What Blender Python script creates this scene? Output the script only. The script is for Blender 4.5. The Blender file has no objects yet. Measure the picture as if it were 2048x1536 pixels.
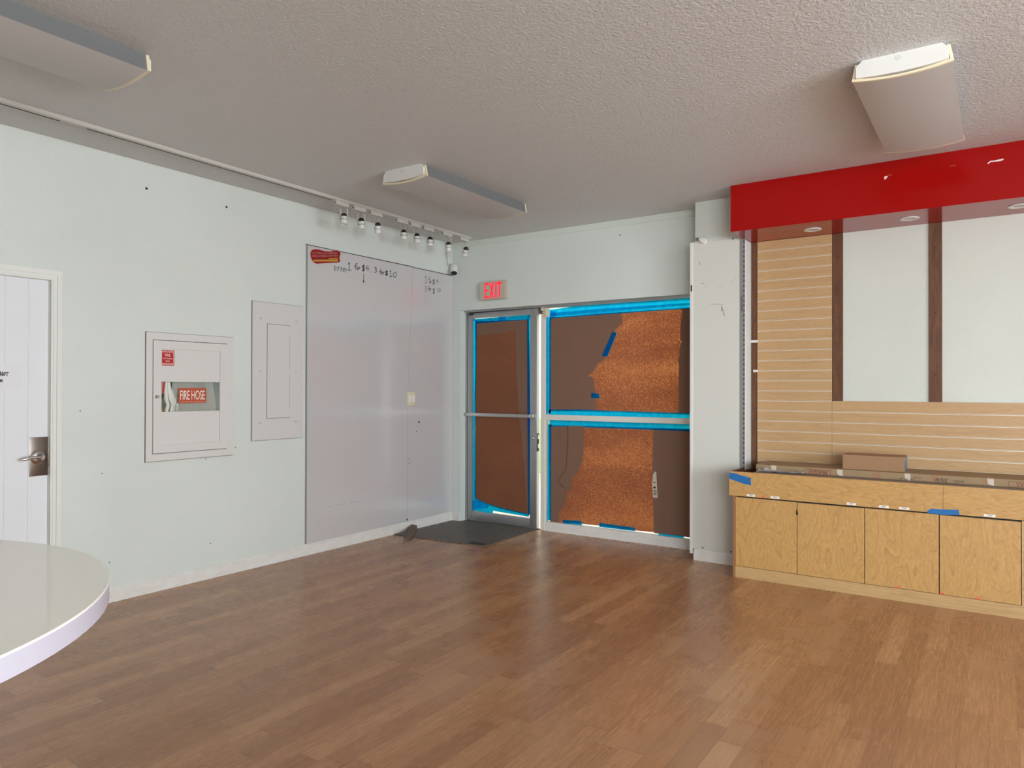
import bpy, bmesh, math, random
from mathutils.geometry import tessellate_polygon
from mathutils import Vector, Matrix
random.seed(7)
C = bpy.context.scene.collection
PI = math.pi
# ------------------------------------------------------------------ camera numbers
F_PX = 1436.0745
YAW, PITCH, ROLL = map(math.radians, (34.0908, .3357, .1448))
CAM = Vector((4.59, -5.6965, 1.3416))
_fw = Vector((-math.sin(YAW)*math.cos(PITCH), math.cos(YAW)*math.cos(PITCH), math.sin(PITCH)))
_r = Vector((math.cos(YAW), math.sin(YAW), 0)); _u = _r.cross(_fw)
_R = math.cos(ROLL)*_r + math.sin(ROLL)*_u; _U = -math.sin(ROLL)*_r + math.cos(ROLL)*_u
H = 2.804
def at(px, py, x=None, y=None, z=None):
    d = _R*((px-1024)/F_PX) + _U*((768-py)/F_PX) + _fw
    if x is not None: t = (x-CAM.x)/d.x
    elif y is not None: t = (y-CAM.y)/d.y
    else: t = (z-CAM.z)/d.z
    return CAM + d*t
def yz(px, py, x=0.0):
    p = at(px, py, x=x); return (p.y, p.z)
def xz(px, py, y=0.0):
    p = at(px, py, y=y); return (p.x, p.z)
# ------------------------------------------------------------------ materials
def mat(name):
    m = bpy.data.materials.new(name); m.use_nodes = True
    return m, m.node_tree.nodes, m.node_tree.links
def P(nodes): return nodes['Principled BSDF']
def simple(name, col, rough=.5, metal=0, spec=.5, coat=0, emit=None, es=0, bump=None, bs=.1, alpha=None):
    m, n, l = mat(name); p = P(n)
    p.inputs['Base Color'].default_value = (*col, 1); p.inputs['Roughness'].default_value = rough
    p.inputs['Metallic'].default_value = metal; p.inputs['Specular IOR Level'].default_value = spec
    p.inputs['Coat Weight'].default_value = coat
    if emit: p.inputs['Emission Color'].default_value = (*emit, 1); p.inputs['Emission Strength'].default_value = es
    if bump:
        t = n.new('ShaderNodeTexNoise'); t.inputs['Scale'].default_value = bump; t.inputs['Detail'].default_value = 3
        g = n.new('ShaderNodeNewGeometry'); l.new(g.outputs['Position'], t.inputs['Vector'])
        b = n.new('ShaderNodeBump'); b.inputs['Strength'].default_value = bs; b.inputs['Distance'].default_value = .01
        l.new(t.outputs['Fac'], b.inputs['Height']); l.new(b.outputs['Normal'], p.inputs['Normal'])
    return m
def N(n, t, **k):
    o = n.new(t)
    for a, b in k.items():
        if hasattr(o, a): setattr(o, a, b)
        else: o.inputs[a.replace('_', ' ')].default_value = b
    return o
def M_(n, l, op, a, b=None, c=None):
    o = n.new('ShaderNodeMath'); o.operation = op
    for i, v in enumerate((a, b, c)):
        if v is None: continue
        if isinstance(v, (int, float)): o.inputs[i].default_value = v
        else: l.new(v, o.inputs[i])
    return o.outputs[0]
def ramp(n, l, fac, stops):
    r = n.new('ShaderNodeValToRGB'); e = r.color_ramp.elements
    while len(e) < len(stops): e.new(.5)
    for i, (p, c) in enumerate(stops): e[i].position = p; e[i].color = (*c, 1)
    l.new(fac, r.inputs[0]); return r.outputs[0]
def pos(n, l, sx=1, sy=1, sz=1, obj=False):
    m = n.new('ShaderNodeMapping'); m.inputs['Scale'].default_value = (sx, sy, sz)
    if obj: g = n.new('ShaderNodeTexCoord'); l.new(g.outputs['Object'], m.inputs[0])
    else: g = n.new('ShaderNodeNewGeometry'); l.new(g.outputs['Position'], m.inputs[0])
    return m.outputs[0]

def wall_mat(name, col):
    m, n, l = mat(name); p = P(n); v = pos(n, l)
    a = N(n, 'ShaderNodeTexNoise', Scale=70.0, Detail=4.0, Roughness=.6); l.new(v, a.inputs['Vector'])
    c = N(n, 'ShaderNodeTexNoise', Scale=1.3, Detail=3.0); l.new(v, c.inputs['Vector'])
    l.new(ramp(n, l, c.outputs['Fac'], [(.3, tuple(x*.94 for x in col)), (.7, col)]), p.inputs['Base Color'])
    b = N(n, 'ShaderNodeBump', Strength=.38, Distance=.006); l.new(a.outputs['Fac'], b.inputs['Height'])
    l.new(b.outputs['Normal'], p.inputs['Normal']); p.inputs['Roughness'].default_value = .45
    return m
M = {}
M['wall'] = wall_mat('painted_plaster', (.70, .758, .724))
M['wall_white'] = wall_mat('white_plaster', (.66, .69, .635))
def ceiling_mat():
    m, n, l = mat('popcorn_ceiling'); p = P(n); v = pos(n, l)
    a = N(n, 'ShaderNodeTexNoise', Scale=55.0, Detail=5.0, Roughness=.65); l.new(v, a.inputs['Vector'])
    vo = N(n, 'ShaderNodeTexVoronoi', Scale=44.0); vo.inputs['Randomness'].default_value = 1; l.new(v, vo.inputs['Vector'])
    k = M_(n, l, 'SUBTRACT', 1.0, M_(n, l, 'MULTIPLY', vo.outputs['Distance'], 4.6)); k = M_(n, l, 'MAXIMUM', k, 0.0)
    # only some cells carry a crumb
    w = N(n, 'ShaderNodeTexWhiteNoise'); l.new(vo.outputs['Position'], w.inputs['Vector'])
    sel = M_(n, l, 'GREATER_THAN', w.outputs['Value'], .52); k = M_(n, l, 'MULTIPLY', k, sel)
    h = M_(n, l, 'ADD', M_(n, l, 'MULTIPLY', a.outputs['Fac'], .80), M_(n, l, 'MULTIPLY', k, .38))
    c = ramp(n, l, k, [(0, (.69, .70, .705)), (.22, (.80, .805, .805)), (.5, (.98, .98, .97))]); l.new(c, p.inputs['Base Color'])  # crumbs whitened in colour to stand for glints from the windows
    b = N(n, 'ShaderNodeBump', Strength=.9, Distance=.02); l.new(h, b.inputs['Height'])
    l.new(b.outputs['Normal'], p.inputs['Normal']); l.new(M_(n, l, 'SUBTRACT', .5, M_(n, l, 'MULTIPLY', k, .38)), p.inputs['Roughness']); p.inputs['Specular IOR Level'].default_value = .8
    return m
M['ceiling'] = ceiling_mat()
def floor_mat():
    m, n, l = mat('bamboo_planks'); p = P(n)
    g = n.new('ShaderNodeNewGeometry'); s = n.new('ShaderNodeSeparateXYZ'); l.new(g.outputs['Position'], s.inputs[0])
    W, L = .095, .92
    u = M_(n, l, 'DIVIDE', s.outputs['X'], W); row = M_(n, l, 'FLOOR', u); fu = M_(n, l, 'FRACT', u)
    w1 = n.new('ShaderNodeTexWhiteNoise'); w1.noise_dimensions = '1D'; l.new(row, w1.inputs['W'])
    t = M_(n, l, 'ADD', M_(n, l, 'DIVIDE', s.outputs['Y'], L), w1.outputs['Value']); col = M_(n, l, 'FLOOR', t); fv = M_(n, l, 'FRACT', t)
    cv = n.new('ShaderNodeCombineXYZ'); l.new(row, cv.inputs[0]); l.new(col, cv.inputs[1])
    w2 = n.new('ShaderNodeTexWhiteNoise'); w2.noise_dimensions = '2D'; l.new(cv.outputs[0], w2.inputs['Vector'])
    base = ramp(n, l, w2.outputs['Value'], [(0, (.355, .165, .070)), (.35, (.395, .188, .080)), (.7, (.44, .218, .096)), (1, (.51, .27, .125))])
    off = n.new('ShaderNodeVectorMath'); off.operation = 'ADD'; l.new(pos(n, l, 110, 5, 1), off.inputs[0]); l.new(w2.outputs['Color'], off.inputs[1])
    gr = N(n, 'ShaderNodeTexNoise', Scale=1.0, Detail=5.0, Roughness=.7); l.new(off.outputs[0], gr.inputs['Vector'])
    mx = n.new('ShaderNodeMix'); mx.data_type = 'RGBA'; mx.blend_type = 'MULTIPLY'; mx.inputs['Factor'].default_value = 1
    l.new(base, mx.inputs['A']); l.new(ramp(n, l, gr.outputs['Fac'], [(.25, (.76, .73, .70)), (.55, (1, 1, 1)), (.8, (1.12, 1.12, 1.1))]), mx.inputs['B'])
    # worn, dusty patches
    du = N(n, 'ShaderNodeTexNoise', Scale=1.5, Detail=8.0, Roughness=.65); l.new(pos(n, l, 1, .8, 1), du.inputs['Vector'])
    df = ramp(n, l, du.outputs['Fac'], [(.53, (0, 0, 0)), (.78, (.38, .38, .38))])
    m2 = n.new('ShaderNodeMix'); m2.data_type = 'RGBA'; l.new(df, m2.inputs['Factor']); l.new(mx.outputs['Result'], m2.inputs['A']); m2.inputs['B'].default_value = (.55, .40, .29, 1)
    # seams
    e1 = M_(n, l, 'LESS_THAN', M_(n, l, 'MINIMUM', fu, M_(n, l, 'SUBTRACT', 1.0, fu)), .012)
    e2 = M_(n, l, 'LESS_THAN', M_(n, l, 'MINIMUM', fv, M_(n, l, 'SUBTRACT', 1.0, fv)), .0013)
    e = M_(n, l, 'MAXIMUM', M_(n, l, 'MULTIPLY', e1, .38), M_(n, l, 'MULTIPLY', e2, .8))
    m3 = n.new('ShaderNodeMix'); m3.data_type = 'RGBA'; l.new(e, m3.inputs['Factor']); l.new(m2.outputs['Result'], m3.inputs['A']); m3.inputs['B'].default_value = (.05, .022, .012, 1)
    l.new(m3.outputs['Result'], p.inputs['Base Color'])
    l.new(M_(n, l, 'ADD', M_(n, l, 'MULTIPLY', df, .5), M_(n, l, 'ADD', M_(n, l, 'MULTIPLY', gr.outputs['Fac'], .14), .20)), p.inputs['Roughness'])
    b = N(n, 'ShaderNodeBump', Strength=.12, Distance=.003); l.new(gr.outputs['Fac'], b.inputs['Height']); l.new(b.outputs['Normal'], p.inputs['Normal'])
    return m
M['floor'] = floor_mat()
def ply_mat(name, sx, sz, lo, hi, freq=26, seed=0.0):
    """rotary cut birch: contour lines of a stretched noise"""
    m, n, l = mat(name); p = P(n)
    mp = n.new('ShaderNodeMapping'); mp.inputs['Scale'].default_value = (sx, 1, sz); mp.inputs['Location'].default_value = (seed, seed*1.7, seed*.3)
    g = n.new('ShaderNodeNewGeometry'); l.new(g.outputs['Position'], mp.inputs[0])
    a = N(n, 'ShaderNodeTexNoise', Scale=1.0, Detail=2.0, Roughness=.45, Distortion=.3); l.new(mp.outputs[0], a.inputs['Vector'])
    f = M_(n, l, 'FRACT', M_(n, l, 'MULTIPLY', a.outputs['Fac'], freq))
    k = ramp(n, l, f, [(0, (0, 0, 0)), (.75, (.35, .35, .35)), (.93, (1, 1, 1)), (1, (0, 0, 0))])
    fi = N(n, 'ShaderNodeTexNoise', Scale=1.0, Detail=4.0); l.new(pos(n, l, 25*sx, 1, 25*sz), fi.inputs['Vector'])
    mx = n.new('ShaderNodeMix'); mx.data_type = 'RGBA'; l.new(M_(n, l, 'MULTIPLY', k, .42), mx.inputs['Factor']); mx.inputs['A'].default_value = (*hi, 1); mx.inputs['B'].default_value = (*lo, 1)
    m2 = n.new('ShaderNodeMix'); m2.data_type = 'RGBA'; m2.blend_type = 'MULTIPLY'; m2.inputs['Factor'].default_value = 1
    l.new(mx.outputs['Result'], m2.inputs['A']); l.new(ramp(n, l, fi.outputs['Fac'], [(.3, (.88, .86, .82)), (.7, (1.06, 1.05, 1.03))]), m2.inputs['B'])
    l.new(m2.outputs['Result'], p.inputs['Base Color']); p.inputs['Roughness'].default_value = .42
    return m
BLO, BHI = (.34, .165, .045), (.56, .335, .125)
for i in range(4): M['ply%d' % i] = ply_mat('birch_door_%d' % i, 4.2, 1.5, BLO, BHI, 24, 3.1*i+1)
M['ply_f'] = ply_mat('birch_fascia', 1.5, 5.5, BLO, BHI, 18, 7.7)
M['ply_k'] = ply_mat('birch_kick', .8, 9, (.36, .21, .09), (.54, .36, .17), 9, 2.2)
M['slat'] = ply_mat('maple_laminate', .9, 14, (.41, .25, .12), (.535, .345, .175), 6, 4.4)
M['ply_edge'] = simple('ply_edge', (.30, .14, .06), .5)
def wood_dark():
    m, n, l = mat('brown_stained_wood'); p = P(n)
    a = N(n, 'ShaderNodeTexNoise', Scale=1.0, Detail=5.0, Roughness=.6, Distortion=1.0); l.new(pos(n, l, 30, 30, 5), a.inputs['Vector'])
    l.new(ramp(n, l, a.outputs['Fac'], [(.3, (.085, .032, .013)), (.7, (.17, .068, .028))]), p.inputs['Base Color']); p.inputs['Roughness'].default_value = .55
    return m
M['brown'] = wood_dark()
M['trim'] = simple('white_trim', (.78, .79, .76), .4, bump=14, bs=.08)
def dirty_trim():
    m, n, l = mat('scuffed_white_trim'); p = P(n)
    a = N(n, 'ShaderNodeTexNoise', Scale=9.0, Detail=8.0, Roughness=.75); l.new(pos(n, l, 1, 1, 2), a.inputs['Vector'])
    l.new(ramp(n, l, a.outputs['Fac'], [(.28, (.36, .30, .25)), (.335, (.70, .68, .64)), (.6, (.78, .78, .76))]), p.inputs['Base Color']); p.inputs['Roughness'].default_value = .45
    return m
M['base'] = dirty_trim()
M['crown'] = simple('crown_paint', (.66, .72, .66), .4)
M['door_white'] = simple('white_door_paint', (.78, .80, .84), .35)
def board_mat():
    m, n, l = mat('whiteboard_laminate'); p = P(n)
    p.inputs['Base Color'].default_value = (.58, .57, .575, 1); p.inputs['Roughness'].default_value = .14; p.inputs['Specular IOR Level'].default_value = 1.0
    a = N(n, 'ShaderNodeTexNoise', Scale=1.0, Detail=1.0); l.new(pos(n, l, 1, 1.1, 1.4), a.inputs['Vector'])
    b = N(n, 'ShaderNodeBump', Strength=.35, Distance=.035); l.new(a.outputs['Fac'], b.inputs['Height']); l.new(b.outputs['Normal'], p.inputs['Normal'])
    return m
M['board'] = board_mat()
M['board2'] = simple('white_panel', (.66, .665, .62), .22, bump=2, bs=.05)
M['panel_grey'] = simple('painted_steel_cover', (.66, .655, .65), .35)
M['cab_white'] = simple('cabinet_enamel', (.70, .69, .68), .35)
M['black'] = simple('black_plastic', (.012, .012, .012), .35)
M['dark_gap'] = simple('dark_gap', (.02, .018, .016), .8)
M['white_metal'] = simple('white_enamel', (.74, .74, .72), .35)
M['track_white'] = simple('track_enamel', (.56, .55, .52), .4)
M['cream'] = simple('cream_plastic', (.72, .66, .48), .4)
M['cream_paint'] = simple('cream_post_paint', (.74, .72, .66), .35)
M['alu'] = simple('brushed_aluminium', (.50, .51, .51), .32, 1.0)
M['alu_dull'] = simple('anodised_aluminium', (.40, .41, .42), .42, .75)
M['insert'] = simple('slat_insert', (.80, .76, .66), .35, .2)
M['steel'] = simple('bronze_steel', (.23, .19, .165), .28, 1.0)
M['steel_b'] = simple('satin_chrome', (.62, .60, .58), .25, 1.0)
M['red_gloss'] = simple('red_laminate', (.33, .001, .001), .14, spec=.32, coat=.04)
M['red_sign'] = simple('red_sign', (.27, .004, .008), .4)
M['red_label'] = simple('red_label', (.48, .012, .012), .4)
M['orange_label'] = simple('orange_red_label', (.50, .085, .035), .4)
M['salmon'] = simple('salmon_label', (.85, .12, .06), .5)
M['yellow'] = simple('yellow', (.55, .33, .04), .5)
M['white_ink'] = simple('white_ink', (.85, .83, .80), .5)
M['pink_ink'] = simple('pale_pink_ink', (.66, .35, .33), .5)
M['marker'] = simple('marker_ink', (.02, .022, .025), .5)
M['dark_red_ink'] = simple('dark_red_ink', (.22, .012, .012), .6)
M['paper'] = simple('white_paper', (.78, .78, .82), .6)
M['glue_white'] = simple('peeled_white', (.8, .74, .72), .5)
M['cardboard'] = simple('cardboard', (.33, .185, .095), .7, bump=40, bs=.05)
M['cardboard2'] = simple('long_box_cardboard', (.32, .215, .115), .7, bump=40, bs=.05)
M['cardboard3'] = simple('flat_grey_box', (.22, .16, .115), .7)
M['packing'] = simple('packing_tape', (.62, .55, .46), .25)
M['packing_b'] = simple('brown_packing_tape', (.36, .20, .12), .2)
M['blue_print'] = simple('blue_print', (.045, .17, .29), .35)
M['tape_flat'] = simple('blue_masking_tape', (.012, .14, .40), .5, bump=60, bs=.1)
M['hose'] = simple('canvas_hose', (.86, .86, .80), .7)
M['table_top'] = simple('ivory_laminate', (.95, .95, .88), .08, spec=.5)
M['table_edge'] = simple('white_edge_band', (.56, .55, .65), .2)
M['lens'] = simple('acrylic_lens', (.52, .51, .50), .35, bump=350, bs=.15)
M['lens_side'] = simple('ribbed_side_painted_dark', (.36, .375, .385), .3)  # opaque grey stands in for the dark inside seen through clear ribs
M['lamp_cream'] = simple('yellowed_cap', (.78, .70, .50), .35)
M['exit_body'] = simple('exit_housing', (.56, .50, .42), .4)
M['exit_red'] = simple('exit_letters', (.8, .02, .05), .4, emit=(1, .012, .045), es=.85)
M['conc'] = simple('outside_paving', (.40, .28, .21), .8, bump=30, bs=.2)
M['out_cream'] = simple('outside_cream_wall', (.46, .45, .33), .7)
M['out_green'] = simple('outside_green_wall', (.22, .29, .14), .7)
def mat_mat():
    m, n, l = mat('dark_floor_mat'); p = P(n)
    a = N(n, 'ShaderNodeTexNoise', Scale=14.0, Detail=8.0, Roughness=.7); l.new(pos(n, l), a.inputs['Vector'])
    l.new(ramp(n, l, a.outputs['Fac'], [(.3, (.075, .062, .050)), (.7, (.165, .142, .118))]), p.inputs['Base Color']); p.inputs['Roughness'].default_value = .5
    b = N(n, 'ShaderNodeBump', Strength=.4, Distance=.004); a2 = N(n, 'ShaderNodeTexNoise', Scale=120.0, Detail=3.0); l.new(pos(n, l), a2.inputs['Vector'])
    l.new(a2.outputs['Fac'], b.inputs['Height']); l.new(b.outputs['Normal'], p.inputs['Normal'])
    return m
M['mat'] = mat_mat()
def kraft(name, front, trans, speck, w):
    """brown paper: diffuse front, light coming through its fibres in a mottled way"""
    m, n, l = mat(name); n.remove(P(n)); out = n['Material Output']
    d = N(n, 'ShaderNodeBsdfDiffuse'); d.inputs['Color'].default_value = (*front, 1)
    t = n.new('ShaderNodeBsdfTranslucent')
    v = pos(n, l)
    a = N(n, 'ShaderNodeTexNoise', Scale=165.0, Detail=1.5, Roughness=.5); l.new(v, a.inputs['Vector'])
    c = N(n, 'ShaderNodeTexNoise', Scale=2.2, Detail=2.0); l.new(pos(n, l, .5, 1, 1.6), c.inputs['Vector'])  # stretched noise puts banded outdoor glow into the sheet colour
    f = M_(n, l, 'ADD', M_(n, l, 'MULTIPLY', a.outputs['Fac'], .75), M_(n, l, 'MULTIPLY', c.outputs['Fac'], .35))
    l.new(ramp(n, l, f, [(.36, tuple(x*.6 for x in trans)), (.54, trans), (.68, speck)]), t.inputs['Color'])
    wr = N(n, 'ShaderNodeTexNoise', Scale=3.0, Detail=3.0, Distortion=.6); l.new(pos(n, l, 1.6, 1, .7), wr.inputs['Vector'])
    b = N(n, 'ShaderNodeBump', Strength=.35, Distance=.03); l.new(wr.outputs['Fac'], b.inputs['Height']); l.new(b.outputs['Normal'], d.inputs['Normal'])
    mx = n.new('ShaderNodeMixShader'); mx.inputs[0].default_value = w
    l.new(d.outputs[0], mx.inputs[1]); l.new(t.outputs[0], mx.inputs[2]); l.new(mx.outputs[0], out.inputs['Surface'])
    return m
FR = (.33, .155, .092)
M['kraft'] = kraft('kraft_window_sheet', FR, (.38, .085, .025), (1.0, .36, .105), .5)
M['kraft_door_dimmed'] = kraft('kraft_door_sheet_dimmed', FR, (.085, .021, .011), (.20, .058, .025), .5)  # weaker glow set in the colour, as it is darker behind the door
M['kraft_torn'] = kraft('kraft_torn_sheet', (.29, .172, .124), (.05, .02, .01), (.08, .03, .015), .25)
def tape_trans():
    m, n, l = mat('blue_masking_tape_on_glass'); n.remove(P(n)); out = n['Material Output']
    d = N(n, 'ShaderNodeBsdfDiffuse'); d.inputs['Color'].default_value = (.008, .19, .90, 1)
    t = n.new('ShaderNodeBsdfTranslucent'); a = N(n, 'ShaderNodeTexNoise', Scale=25.0, Detail=3.0); l.new(pos(n, l), a.inputs['Vector'])
    l.new(ramp(n, l, a.outputs['Fac'], [(.35, (.003, .56, .80)), (.65, (.01, .70, .92))]), t.inputs['Color'])
    mx = n.new('ShaderNodeMixShader'); mx.inputs[0].default_value = .72
    l.new(d.outputs[0], mx.inputs[1]); l.new(t.outputs[0], mx.inputs[2]); l.new(mx.outputs[0], out.inputs['Surface'])
    return m
M['tape'] = tape_trans()
def glass_mat():
    m, n, l = mat('window_glass'); n.remove(P(n)); out = n['Material Output']
    t = n.new('ShaderNodeBsdfTransparent'); t.inputs[0].default_value = (.985, .99, .987, 1)
    g = n.new('ShaderNodeBsdfGlossy'); g.inputs['Roughness'].default_value = .02
    f = n.new('ShaderNodeFresnel'); f.inputs[0].default_value = 1.45
    mx = n.new('ShaderNodeMixShader'); l.new(f.outputs[0], mx.inputs[0]); l.new(t.outputs[0], mx.inputs[1]); l.new(g.outputs[0], mx.inputs[2]); l.new(mx.outputs[0], out.inputs['Surface'])
    return m
M['glass'] = glass_mat()
# ------------------------------------------------------------------ mesh helpers
class B:
    def __init__(s): s.bm = bmesh.new()
    def box(s, a, b, bev=0, M4=None):
        a = Vector(a); b = Vector(b)
        r = bmesh.ops.create_cube(s.bm, size=1); vs = r['verts']
        for v in vs: v.co = Vector([(a[i]+b[i])/2 + v.co[i]*abs(b[i]-a[i]) for i in range(3)])
        if bev:
            es = list({e for v in vs for e in v.link_edges})
            r2 = bmesh.ops.bevel(s.bm, geom=es, offset=bev, segments=2, affect='EDGES', profile=.6)
            vs = list({v for f in r2['faces'] for v in f.verts})
        if M4 is not None: bmesh.ops.transform(s.bm, matrix=M4, verts=list({v for v in vs if v.is_valid}))
        return s
    def prism(s, pts, t, M4):
        """outline in the (u,v) plane pushed along w by t, mapped by M4"""
        lo = [s.bm.verts.new(M4 @ Vector((u, v, 0))) for u, v in pts]
        if t:
            hi = [s.bm.verts.new(M4 @ Vector((u, v, t))) for u, v in pts]
            n = len(pts)
            for i in range(n): s.bm.faces.new((lo[i], lo[(i+1) % n], hi[(i+1) % n], hi[i]))
        if len(pts) == 4 and t:
            s.bm.faces.new(hi); s.bm.faces.new(lo[::-1]); return s
        area = sum(pts[i-1][0]*pts[i][1]-pts[i][0]*pts[i-1][1] for i in range(len(pts)))
        for tri in tessellate_polygon([[Vector((u, v, 0)) for u, v in pts]]):
            a, c, d = (pts[i] for i in tri)
            if (c[0]-a[0])*(d[1]-a[1])-(c[1]-a[1])*(d[0]-a[0]) < 0: tri = tri[::-1]
            for ring in ((hi, lo) if t else (lo,)):
                try: s.bm.faces.new([ring[i] for i in (tri if ring is not lo or not t else tri[::-1])])
                except ValueError: pass
        return s
    def tube(s, pts, r, seg=10, closed=False, caps=True):
        pts = [Vector(p) for p in pts]; rings = []; n = len(pts)
        rs = r if isinstance(r, (list, tuple)) else [r]*n
        nrm = None
        for i, p in enumerate(pts):
            a = pts[i-1] if (i > 0 or closed) else p; b = pts[(i+1) % n] if (i < n-1 or closed) else p
            d = (b-a).normalized()
            if nrm is None: nrm = d.orthogonal().normalized()
            nrm = (nrm - d*nrm.dot(d)).normalized(); bi = d.cross(nrm)
            rings.append([s.bm.verts.new(p + (nrm*math.cos(2*PI*k/seg) + bi*math.sin(2*PI*k/seg))*rs[i]) for k in range(seg)])
        for i in range(n if closed else n-1):
            A, Bq = rings[i], rings[(i+1) % n]
            for k in range(seg): s.bm.faces.new((A[k], A[(k+1) % seg], Bq[(k+1) % seg], Bq[k]))
        if caps and not closed:
            s.bm.faces.new(rings[0][::-1]); s.bm.faces.new(rings[-1])
        return s
    def lathe(s, prof, M4=Matrix(), seg=24):
        """prof = (radius, height) pairs about the local z axis"""
        rings = []
        for r, z in prof:
            if r < 1e-6: rings.append([s.bm.verts.new(M4 @ Vector((0, 0, z)))])
            else: rings.append([s.bm.verts.new(M4 @ Vector((r*math.cos(2*PI*k/seg), r*math.sin(2*PI*k/seg), z))) for k in range(seg)])
        for A, Bq in zip(rings, rings[1:]):
            for k in range(seg):
                k2 = (k+1) % seg
                if len(A) == 1 and len(Bq) == 1: continue
                if len(A) == 1: s.bm.faces.new((A[0], Bq[k2], Bq[k]))
                elif len(Bq) == 1: s.bm.faces.new((A[k], A[k2], Bq[0]))
                else: s.bm.faces.new((A[k], A[k2], Bq[k2], Bq[k]))
        return s
    def done(s, name, m, parent=None, smooth=False, off=None):
        bmesh.ops.recalc_face_normals(s.bm, faces=s.bm.faces)
        me = bpy.data.meshes.new(name)
        # keep the origin at the base centre of a top-level mesh
        if parent is None and off is None:
            xs = [v.co for v in s.bm.verts]
            off = Vector(((min(v.x for v in xs)+max(v.x for v in xs))/2, (min(v.y for v in xs)+max(v.y for v in xs))/2, min(v.z for v in xs)))
        off = Vector(off) if off is not None else Vector()
        if parent is not None: off = Vector()
        bmesh.ops.translate(s.bm, verts=s.bm.verts, vec=-off)
        s.bm.to_mesh(me); s.bm.free(); me.materials.append(m)
        if smooth:
            me.polygons.foreach_set('use_smooth', [True]*len(me.polygons))
            me.set_sharp_from_angle(angle=math.radians(smooth if smooth > 1 else 40))
        o = bpy.data.objects.new(name, me); o.location = off; C.objects.link(o)
        if parent is not None:
            o.parent = parent; me.transform(parent_inv(parent))
        return o
def parent_inv(p):
    v = Vector()
    while p: v += p.location; p = p.parent
    return Matrix.Translation(-v)
def tag(o, label=None, cat=None, group=None, kind=None):
    if label: o['label'] = label
    if cat: o['category'] = cat
    if group: o['group'] = group
    if kind: o['kind'] = kind
    return o
def thing(name, loc, label, cat, group=None, kind=None):
    o = bpy.data.objects.new(name, None); o.empty_display_size = .1; o.location = loc; C.objects.link(o)
    return tag(o, label, cat, group, kind)
def FL(x): return Matrix(((0, 0, 1, x), (1, 0, 0, 0), (0, 1, 0, 0), (0, 0, 0, 1)))      # (u,v,w) -> left wall plane: u=y v=z w=+x
def FB(y): return Matrix(((1, 0, 0, 0), (0, 0, -1, y), (0, 1, 0, 0), (0, 0, 0, 1)))     # (u,v,w) -> back wall plane: u=x v=z w=-y
def FZ(z): return Matrix.Translation((0, 0, z))
def rect(a, b, c, d): return [(a, c), (b, c), (b, d), (a, d)]
def text(name, s, size, M4, m, parent, ext=.0006, align='LEFT', sx=1.0, space=1.0, shear=0):
    cu = bpy.data.curves.new(name, 'FONT'); cu.body = s; cu.size = size; cu.align_x = align; cu.extrude = ext; cu.space_character = space; cu.shear = shear
    cu.resolution_u = 3
    t = bpy.data.objects.new('tmp_text', cu); C.objects.link(t)
    dg = bpy.context.evaluated_depsgraph_get(); me = bpy.data.meshes.new_from_object(t.evaluated_get(dg))
    bpy.data.objects.remove(t); me.transform(M4 @ Matrix.Diagonal((sx, 1, 1, 1))); me.materials.clear(); me.materials.append(m); me.name = name
    o = bpy.data.objects.new(name, me); C.objects.link(o); o.parent = parent; me.transform(parent_inv(parent))
    return o
def fit_text(name, st, p0, p1, h, x, m, parent):
    """text running from p0 to p1 on the left wall plane"""
    o = text(name, st, 1.0, Matrix(), m, parent, ext=0); me = o.data; me.transform(parent_inv(parent).inverted())
    xs = [v.co.x for v in me.vertices]; zs = [v.co.y for v in me.vertices]; w = max(xs)-min(xs); hh = max(zs)-min(zs)
    d = Vector(p1)-Vector(p0)
    me.transform(parent_inv(parent) @ FL(x) @ Matrix.Translation((p0[0], p0[1], 0)) @ Matrix.Rotation(math.atan2(d.y, d.x), 4, 'Z') @ Matrix.Diagonal((d.length/w, h/hh, 1, 1)) @ Matrix.Translation((-min(xs), -min(zs), 0)))
    return o
# ------------------------------------------------------------------ shell
def holed(b, u0, u1, v0, v1, holes, t, M4):
    us = sorted({u0, u1, *[h[0] for h in holes], *[h[1] for h in holes]}); vs = sorted({v0, v1, *[h[2] for h in holes], *[h[3] for h in holes]})
    for i in range(len(us)-1):
        for j in range(len(vs)-1):
            cu, cv = (us[i]+us[i+1])/2, (vs[j]+vs[j+1])/2
            if any(h[0] < cu < h[1] and h[2] < cv < h[3] for h in holes): continue
            b.prism(rect(us[i], us[i+1], vs[j], vs[j+1]), -t, M4)
X1, YR = 9.6, -7.35
def S(name, b, m, label, cat, parent=None, smooth=False):
    o = b.done(name, m, parent, smooth)
    if parent is None: tag(o, label, cat, kind='structure')
    return o
S('floor', B().box((-.16, YR-.15, -.1), (X1+.15, .16, 0)), M['floor'], 'worn reddish-brown bamboo plank floor running toward the back wall', 'floor')
S('ceiling', B().box((-.16, YR-.15, H), (X1+.15, .16, H+.12)), M['ceiling'], 'grey popcorn-textured ceiling above the whole empty room', 'ceiling')
# left wall with a cabinet recess and a door opening
HC = (-3.072, -2.634, .962, 1.597)
D2 = (-4.62, -3.728, 0, 1.972)
b = B(); holed(b, YR, .16, 0, H, [HC, D2], .16, FL(0))
wl = S('wall_left', b, M['wall'], 'pale green-white plaster left wall with door, fire hose cabinet and whiteboards', 'wall')
b = B()
for (px, py) in ((293, 377), (453, 414), (160.5, 822), (204, 947), (218.5, 1125), (421, 1087), (471, 895), (412, 918)):
    u, v = yz(px, py); B().lathe([(.004 if py > 500 else .009, 0), (.003, .002), (0, .002)], FL(0) @ Matrix.Translation((u, v, 0)), 8).done('nail_hole', M['black'], wl)
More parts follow.
